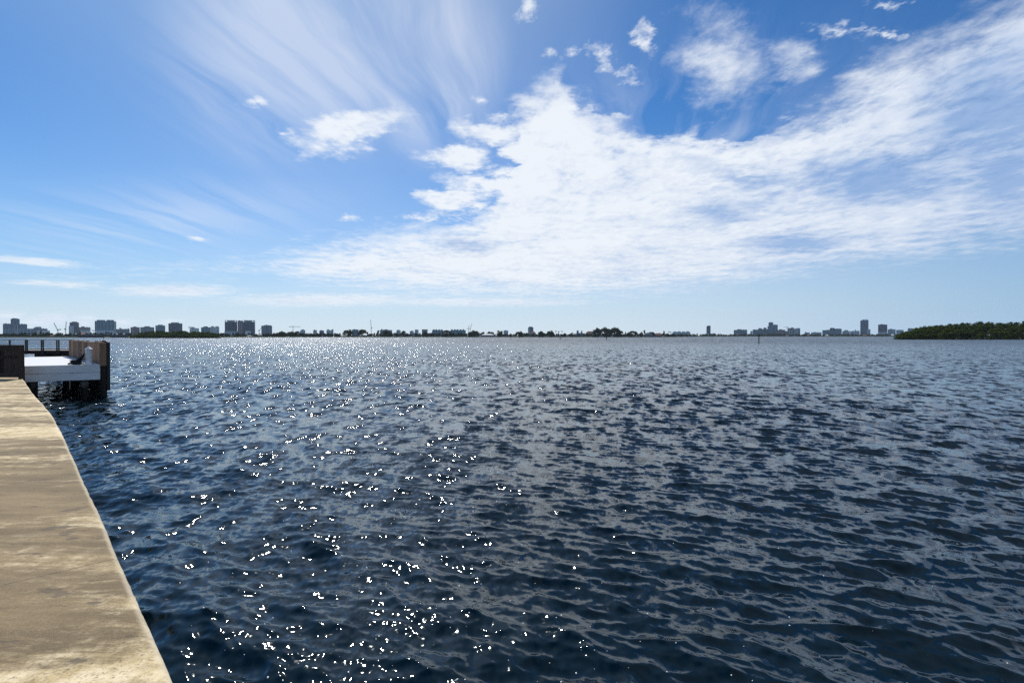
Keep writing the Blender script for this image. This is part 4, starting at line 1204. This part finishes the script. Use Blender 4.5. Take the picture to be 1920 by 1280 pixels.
crane('luffing crane with its jib raised to the left beside the stepped white-grey block', 1700, (108.5, 626), (108.4, 619.2), (101.2, 605.2), (113.4, 617))
crane('thin crane with a nearly upright jib left of the dark tower', 1700, (123.2, 626), (123.1, 618.4), (124.7, 602.6), (122.0, 616.4))
crane('hammerhead crane at the left end of the small white stepped block', 1700, (356.2, 624), (356.2, 613.4), (361.5, 613.2), (353.8, 613.6), 0.5, 1.4)
crane('short crane stub showing left of the slate-grey block', 1500, (486, 626), (486.2, 620), (490, 614.6), (485.2, 619), 0.5, 1.5)
crane('hammerhead crane over the domed trees with a long level jib', 1500, (549.5, 624), (549.5, 612.2), (563.5, 612.3), (543.4, 612.4), 0.45, 1.3)
crane('tallest thin crane, jib upright, right of the two round-topped trees', 1500, (695.8, 626), (696.2, 615.6), (695.0, 599.2), (697.2, 613.8), 0.5, 1.4)
crane('luffing crane, left of the close pair near the centre', 1500, (878, 625), (878.1, 616.8), (879.7, 609.3), (877, 616), 0.45, 1.2)
crane('luffing crane, right and higher of the close pair near the centre', 1500, (881.6, 625), (881.8, 616.4), (885, 606.4), (880.2, 615.4), 0.45, 1.2)
crane('small hammerhead crane on the right-hand shore, its jib reaching left', 2450, (1475.6, 624), (1475.6, 613.7), (1469, 613.2), (1478.4, 613.8), 0.6, 1.8)


# ---- far trees: those one can tell apart --------------------------------------------------------
T = tree
T('domed_tree', 653, 1000, 24, 615.4, 'dome', 'broad round-topped dark tree, left of a pair on the middle shore', clear=-0.18)
T('domed_tree', 679, 1000, 25, 616.2, 'dome', 'broad round-topped dark tree, right of a pair on the middle shore', clear=-0.18)
T('domed_tree', 547, 980, 22, 619.4, 'dome', 'wide dark tree below the crane with a long level jib', clear=-0.18)
T('domed_tree', 558, 985, 16, 619.8, 'dome', 'dark tree adjoining the wide tree below the level-jibbed crane', clear=-0.15)
T('domed_tree', 529, 975, 18, 619.0, 'dome', 'dark leafy tree right of the slate-grey block', clear=-0.18)
T('domed_tree', 837.5, 1010, 21, 617.6, 'dome', 'round-topped dark tree between the two long blue blocks', clear=-0.18)
T('domed_tree', 888, 1010, 25, 617.2, 'dome', 'big round dark tree in front of the close pair of cranes', clear=-0.2)
T('round_tree', 905, 1050, 12, 620.4, 'round', 'dark tree behind the left end of the white-roofed pavilion', clear=-0.15)
T('domed_tree', 919, 1060, 17, 619.6, 'dome', 'wide dark tree behind the white-roofed pavilion', clear=-0.15)
T('round_tree', 938, 1030, 15, 618.6, 'round', 'tall dark tree at the right end of the white-roofed pavilion', clear=-0.15)
T('domed_tree', 974.5, 1010, 18, 619.2, 'dome', 'dark round tree left of the lone grey tower', clear=-0.15)
T('domed_tree', 1013.5, 1005, 17, 619.4, 'dome', 'dark round tree right of the lone grey tower', clear=-0.2)
T('domed_tree', 1032, 1005, 17, 617.6, 'dome', 'dark round tree left of the three small palms', clear=-0.2)
for px, y, lb in ((1042.3, 618.4, 'tallest of three'), (1047.4, 619.4, 'shortest of three, the middle one,'), (1053.5, 618.8, 'rightmost of three')):
    T('palm_tree', px, 1008, 4, y, 'palm', lb + ' thin palms right of a round tree', None)
T('round_tree', 1058.6, 1005, 10, 623.0, 'round', 'small dark tree just right of the three thin palms', clear=-0.18)
T('banyan_tree', 1119, 1005, 18, 611.6, 'dome', 'leftmost crown of the great dark banyans, highest trees on the middle shore', clear=-0.15)
T('banyan_tree', 1134, 1000, 30, 610.8, 'dome', 'middle and broadest crown of the great dark banyans', clear=-0.18)
T('banyan_tree', 1152.5, 1004, 27, 611.6, 'dome', 'right sloping crown of the great dark banyans', clear=-0.18)
T('banyan_tree', 1162, 1015, 15, 616.4, 'dome', 'low right shoulder of the great dark banyans', clear=-0.2)
T('domed_tree', 1186, 1003, 24, 619.2, 'dome', 'wide dark tree right of the great banyans', clear=-0.2)
T('round_tree', 1172.5, 1020, 6, 620.0, 'ragged', 'small pointed tree between the great banyans and the wide tree', clear=0.1)
T('round_tree', 1208, 1005, 9, 618.2, 'ragged', 'tall ragged dark tree at the left of the lawn point houses', clear=0.1)
T('round_tree', 1202, 1005, 9, 621.2, 'round', 'low dark tree beside the ragged tree on the lawn point', clear=-0.15)
T('domed_tree', 1222, 1050, 18, 621.2, 'dome', 'spreading dark tree over the lawn point houses', clear=-0.15)
T('round_tree', 1245, 1010, 9, 619.6, 'ragged', 'tall dark tree at the right end of the lawn point', clear=0.1)
T('palm_tree', 1254, 1012, 4, 619.6, 'palm', 'taller of two palms at the very end of the lawn point')
T('palm_tree', 1257.6, 1012, 4, 620.8, 'palm', 'shorter of two palms at the very end of the lawn point')
T('round_tree', 709, 1000, 14, 618.8, 'ragged', 'dark ragged tree just right of the tallest thin crane', clear=-0.1)
T('domed_tree', 725, 1005, 22, 618.6, 'dome', 'broad dark tree hiding the long turreted roofline', clear=-0.2)
T('round_tree', 757.5, 1020, 12, 619.0, 'dome', 'flat-topped dark tree over the rose house', clear=0.2)
T('domed_tree', 795.5, 1008, 13, 621.2, 'dome', 'dark tree below the flat-topped pale block', clear=-0.2)
T('palm_tree', 174.4, 770, 5, 617.0, 'palm', 'single palm left of the broad blue glass slab')
T('palm_tree', 148.4, 770, 5, 618.6, 'palm', 'palm in front of the low mauve-grey block')
T('round_tree', 76.5, 760, 9, 619.6, 'ragged', 'dark ragged tree below the stepped white-grey block', clear=0.1)

# ---- and the long rows of trees along each shore
def row(px0, px1, step, y0, y1, D0, D1, label, group, w=(9, 15), kinds=('round', 'ragged', 'dome'), palms=0.0):
    x = px0
    while x < px1:
        xx = x + random.uniform(-0.3, 0.3) * step
        D = shore_D(xx) + random.uniform(D0, D1)
        if random.random() < palms: T('palm_tree', xx, D, 4, y0 - random.uniform(0, 1.5), 'palm', label.replace('tree', 'palm'), group.replace('trees', 'palms'))
        else: T('shore_tree', xx, D, random.uniform(*w), random.uniform(y0, y1), random.choice(kinds), label, group, clear=random.uniform(-0.30, -0.12))
        x += step * random.uniform(0.75, 1.25)


row(-60, 200, 5.0, 621.8, 625.4, 25, 70, 'dark leafy tree in the row along the left shore', 'trees along the left shore', (9, 15))
row(205, 245, 6.0, 622.2, 624.6, 40, 80, 'dark tree behind the white domed canopies', 'trees behind the canopies', (9, 13))
row(405, 520, 5.0, 622.4, 626.0, 15, 60, 'dark tree in the row below the twin dark blocks', 'trees below the twin blocks', (8, 13))
row(510, 640, 4.6, 621.6, 625.2, 10, 50, 'dark tree in the row around the level-jibbed crane', 'trees left of the round-topped pair', (9, 14))
row(690, 800, 4.6, 621.8, 625.4, 10, 50, 'dark tree in the row left of the centre shore', 'trees left of the centre', (8, 13))
row(800, 900, 4.6, 622.4, 626.0, 10, 50, 'dark tree in the row in front of the long blue blocks', 'trees by the blue blocks', (8, 13))
row(928, 1075, 4.6, 622.8, 626.2, 10, 45, 'dark tree in the row from the pavilion to the mansion', 'trees by the lone tower', (8, 13))
row(1075, 1262, 5.0, 623.0, 626.4, 14, 45, 'dark tree in the row along the lawn point', 'trees along the lawn point', (8, 13))
row(1258, 1690, 4.6, 624.2, 627.2, 20, 120, 'small dark tree in the low row along the right-hand shore', 'trees along the right-hand shore', (7, 12))

# ---- low scrub that closes the gaps between the trunks, one unbroken mass
def build_scrub():
    r = np.random.default_rng(5); V, Fc = [], []
    px = -70.0
    while px < 1690:
        px += 0.33
        if 896 < px < 932 or 1256 < px < 1268: continue
        D = shore_D(px) + (r.uniform(16, 34) if px < 1262 else r.uniform(30, 60))
        hpx = (3.3 + 1.3 * math.sin(px * 0.21) * math.sin(px * 0.083 + 1)) if px < 1262 else 2.0 + 0.6 * math.sin(px * 0.3)
        base = np.array([(px - 960) / F * D, D, LAND_Z - 0.4]); hm = hpx * D / F
        for k in range(7):
            p = base + np.array([r.normal() * 0.6, r.normal() * 1.2, hm * r.uniform(0, 1) ** 0.8])
            n1 = r.normal(size=3); n1[1] *= 0.5; n1 /= np.linalg.norm(n1); t = np.cross(n1, r.normal(size=3)); t /= np.linalg.norm(t); b2 = np.cross(n1, t)
            s_ = r.uniform(0.35, 0.8) * (1 if px < 1262 else 1.5); b0 = len(V)
            V += [tuple(p - t * s_), tuple(p + b2 * s_ * 0.7), tuple(p + t * s_), tuple(p - b2 * s_ * 0.7)]; Fc.append((b0, b0 + 1, b0 + 2, b0 + 3))
    me = bpy.data.meshes.new('undergrowth'); me.from_pydata(V, [], Fc); me.update(); me.materials.append(M_LEAF)
    o = bpy.data.objects.new('undergrowth', me); C.objects.link(o); tag(o, kind='stuff')


build_scrub()

# ---- channel markers and boats ------------------------------------------------------------------
M_GREENBOARD = simple('green_board', (0.02, 0.10, 0.05), 0.5, 0.1, 2)
M_REDBOARD = simple('red_board', (0.22, 0.03, 0.03), 0.5, 0.1, 2)


def marker(px, top, foot, label, board=None, w=0.34, lean=0.0):
    D = CAM_Z * F / (foot - HOR)
    root = empty('channel_marker', ((px - 960) / F * D, D, 0), -az_of(px)); tag(root, label, 'marker')
    h = CAM_Z - (top - HOR) / F * D
    MB().tube([(0, 0, -3), (lean, 0, h)], [w / 2, w / 2 * 0.85], 10).build('pile', M_DARKPILE, root)
    if board:
        s = board[0]
        MB().box((lean - s / 2, -w / 2 - 0.06, h - s), (lean + s / 2, -w / 2 - 0.012, h)).build('board', board[1], root)


marker(1423.0, 627.6, 642.6, 'nearest channel marker, a dark pile with a square green board', (0.62, M_GREENBOARD), 0.36)
marker(1050.4, 627.4, 637.0, 'taller pile of the close pair of markers in front of the three palms', None, 0.42)
marker(1052.8, 630.4, 634.8, 'shorter leaning pile of the close pair of markers', None, 0.36, 0.3)
marker(1137.2, 630.0, 636.9, 'lone marker pile in the water before the great banyans', None, 0.45)
marker(957.4, 628.6, 634.9, 'thin marker pile in the water left of the lone grey tower', None, 0.35)
marker(974.4, 625.6, 634.8, 'reddish marker pile nearer to the lone grey tower', (0.5, M_REDBOARD), 0.4)
marker(1653.6, 629.2, 632.9, 'small dark marker pile before the square dark tower', None, 0.5)


def boat(px, D, L, label, cabin=True):
    root = empty('motor_boat', ((px - 960) / F * D, D, 0.0), -az_of(px) + random.uniform(-0.25, 0.25)); tag(root, label, 'boat')
    v, f = [], []; n = 12
    for i in range(n):
        u = i / (n - 1)
        w = 0.16 * L * min(1, (1 - u) * 2.6) ** 0.6 + 0.02; sh = 0.12 * L * (0.75 + 0.45 * u * u)
        x = (u - 0.5) * L
        v += [(x, -w, sh), (x, -w * 0.75, 0.0), (x, 0, -0.06 * L), (x, w * 0.75, 0.0), (x, w, sh)]
    for i in range(n - 1):
        for j in range(4): f.append((i * 5 + j, i * 5 + j + 1, (i + 1) * 5 + j + 1, (i + 1) * 5 + j))
        f.append((i * 5 + 4, i * 5, (i + 1) * 5, (i + 1) * 5 + 4))
    f.append((0, 1, 2, 3, 4))
    MB().add(v, f).build('hull', M_WHITE, root)
    if cabin:
        MB().add([(-0.15 * L, -0.1 * L, 0.10 * L), (0.2 * L, -0.08 * L, 0.10 * L), (0.2 * L, 0.08 * L, 0.10 * L), (-0.15 * L, 0.1 * L, 0.10 * L),
                  (-0.12 * L, -0.08 * L, 0.24 * L), (0.08 * L, -0.07 * L, 0.24 * L), (0.08 * L, 0.07 * L, 0.24 * L), (-0.12 * L, 0.08 * L, 0.24 * L)],
                 [(3, 2, 1, 0), (4, 5, 6, 7), (0, 1, 5, 4), (1, 2, 6, 5), (2, 3, 7, 6), (3, 0, 4, 7)]).build('cabin', M_WHITE, root)
        MB().box((-0.10 * L, -0.095 * L, 0.15 * L), (0.08 * L, 0.095 * L, 0.20 * L)).build('window', FM['win'], root)


boat(1291.5, 1150, 10, 'white motor boat before the right-hand shore, left of two')
boat(1297.4, 1130, 11, 'white motor boat before the right-hand shore, right of two')
boat(605, 930, 9, 'small white boat moored low against the centre-left shore')
boat(397.5, 700, 9, 'white boat by the shore behind the left mangrove island')
boat(1490, 1750, 12, 'white boat moored below the pale slanting-topped block')
boat(1128, 960, 8, 'small pale boat at the lawn below the great banyans')

# ---- the air --------------------------------------------------------------------------------------
if HAZE > 0:
    hz = MB().box((-5600, -5600, -4.5), (5600, 5600, 190))
    m = bpy.data.materials.new('haze'); m.use_nodes = True; nt = m.node_tree; nt.nodes.clear()
    out = nt.nodes.new('ShaderNodeOutputMaterial'); v = nt.nodes.new('ShaderNodeVolumePrincipled')
    v.inputs['Color'].default_value = (0.72, 0.86, 1.0, 1); v.inputs['Density'].default_value = HAZE; v.inputs['Anisotropy'].default_value = 0.2
    nt.links.new(v.outputs[0], out.inputs['Volume'])
    ho = hz.build('haze', m); tag(ho, kind='stuff')
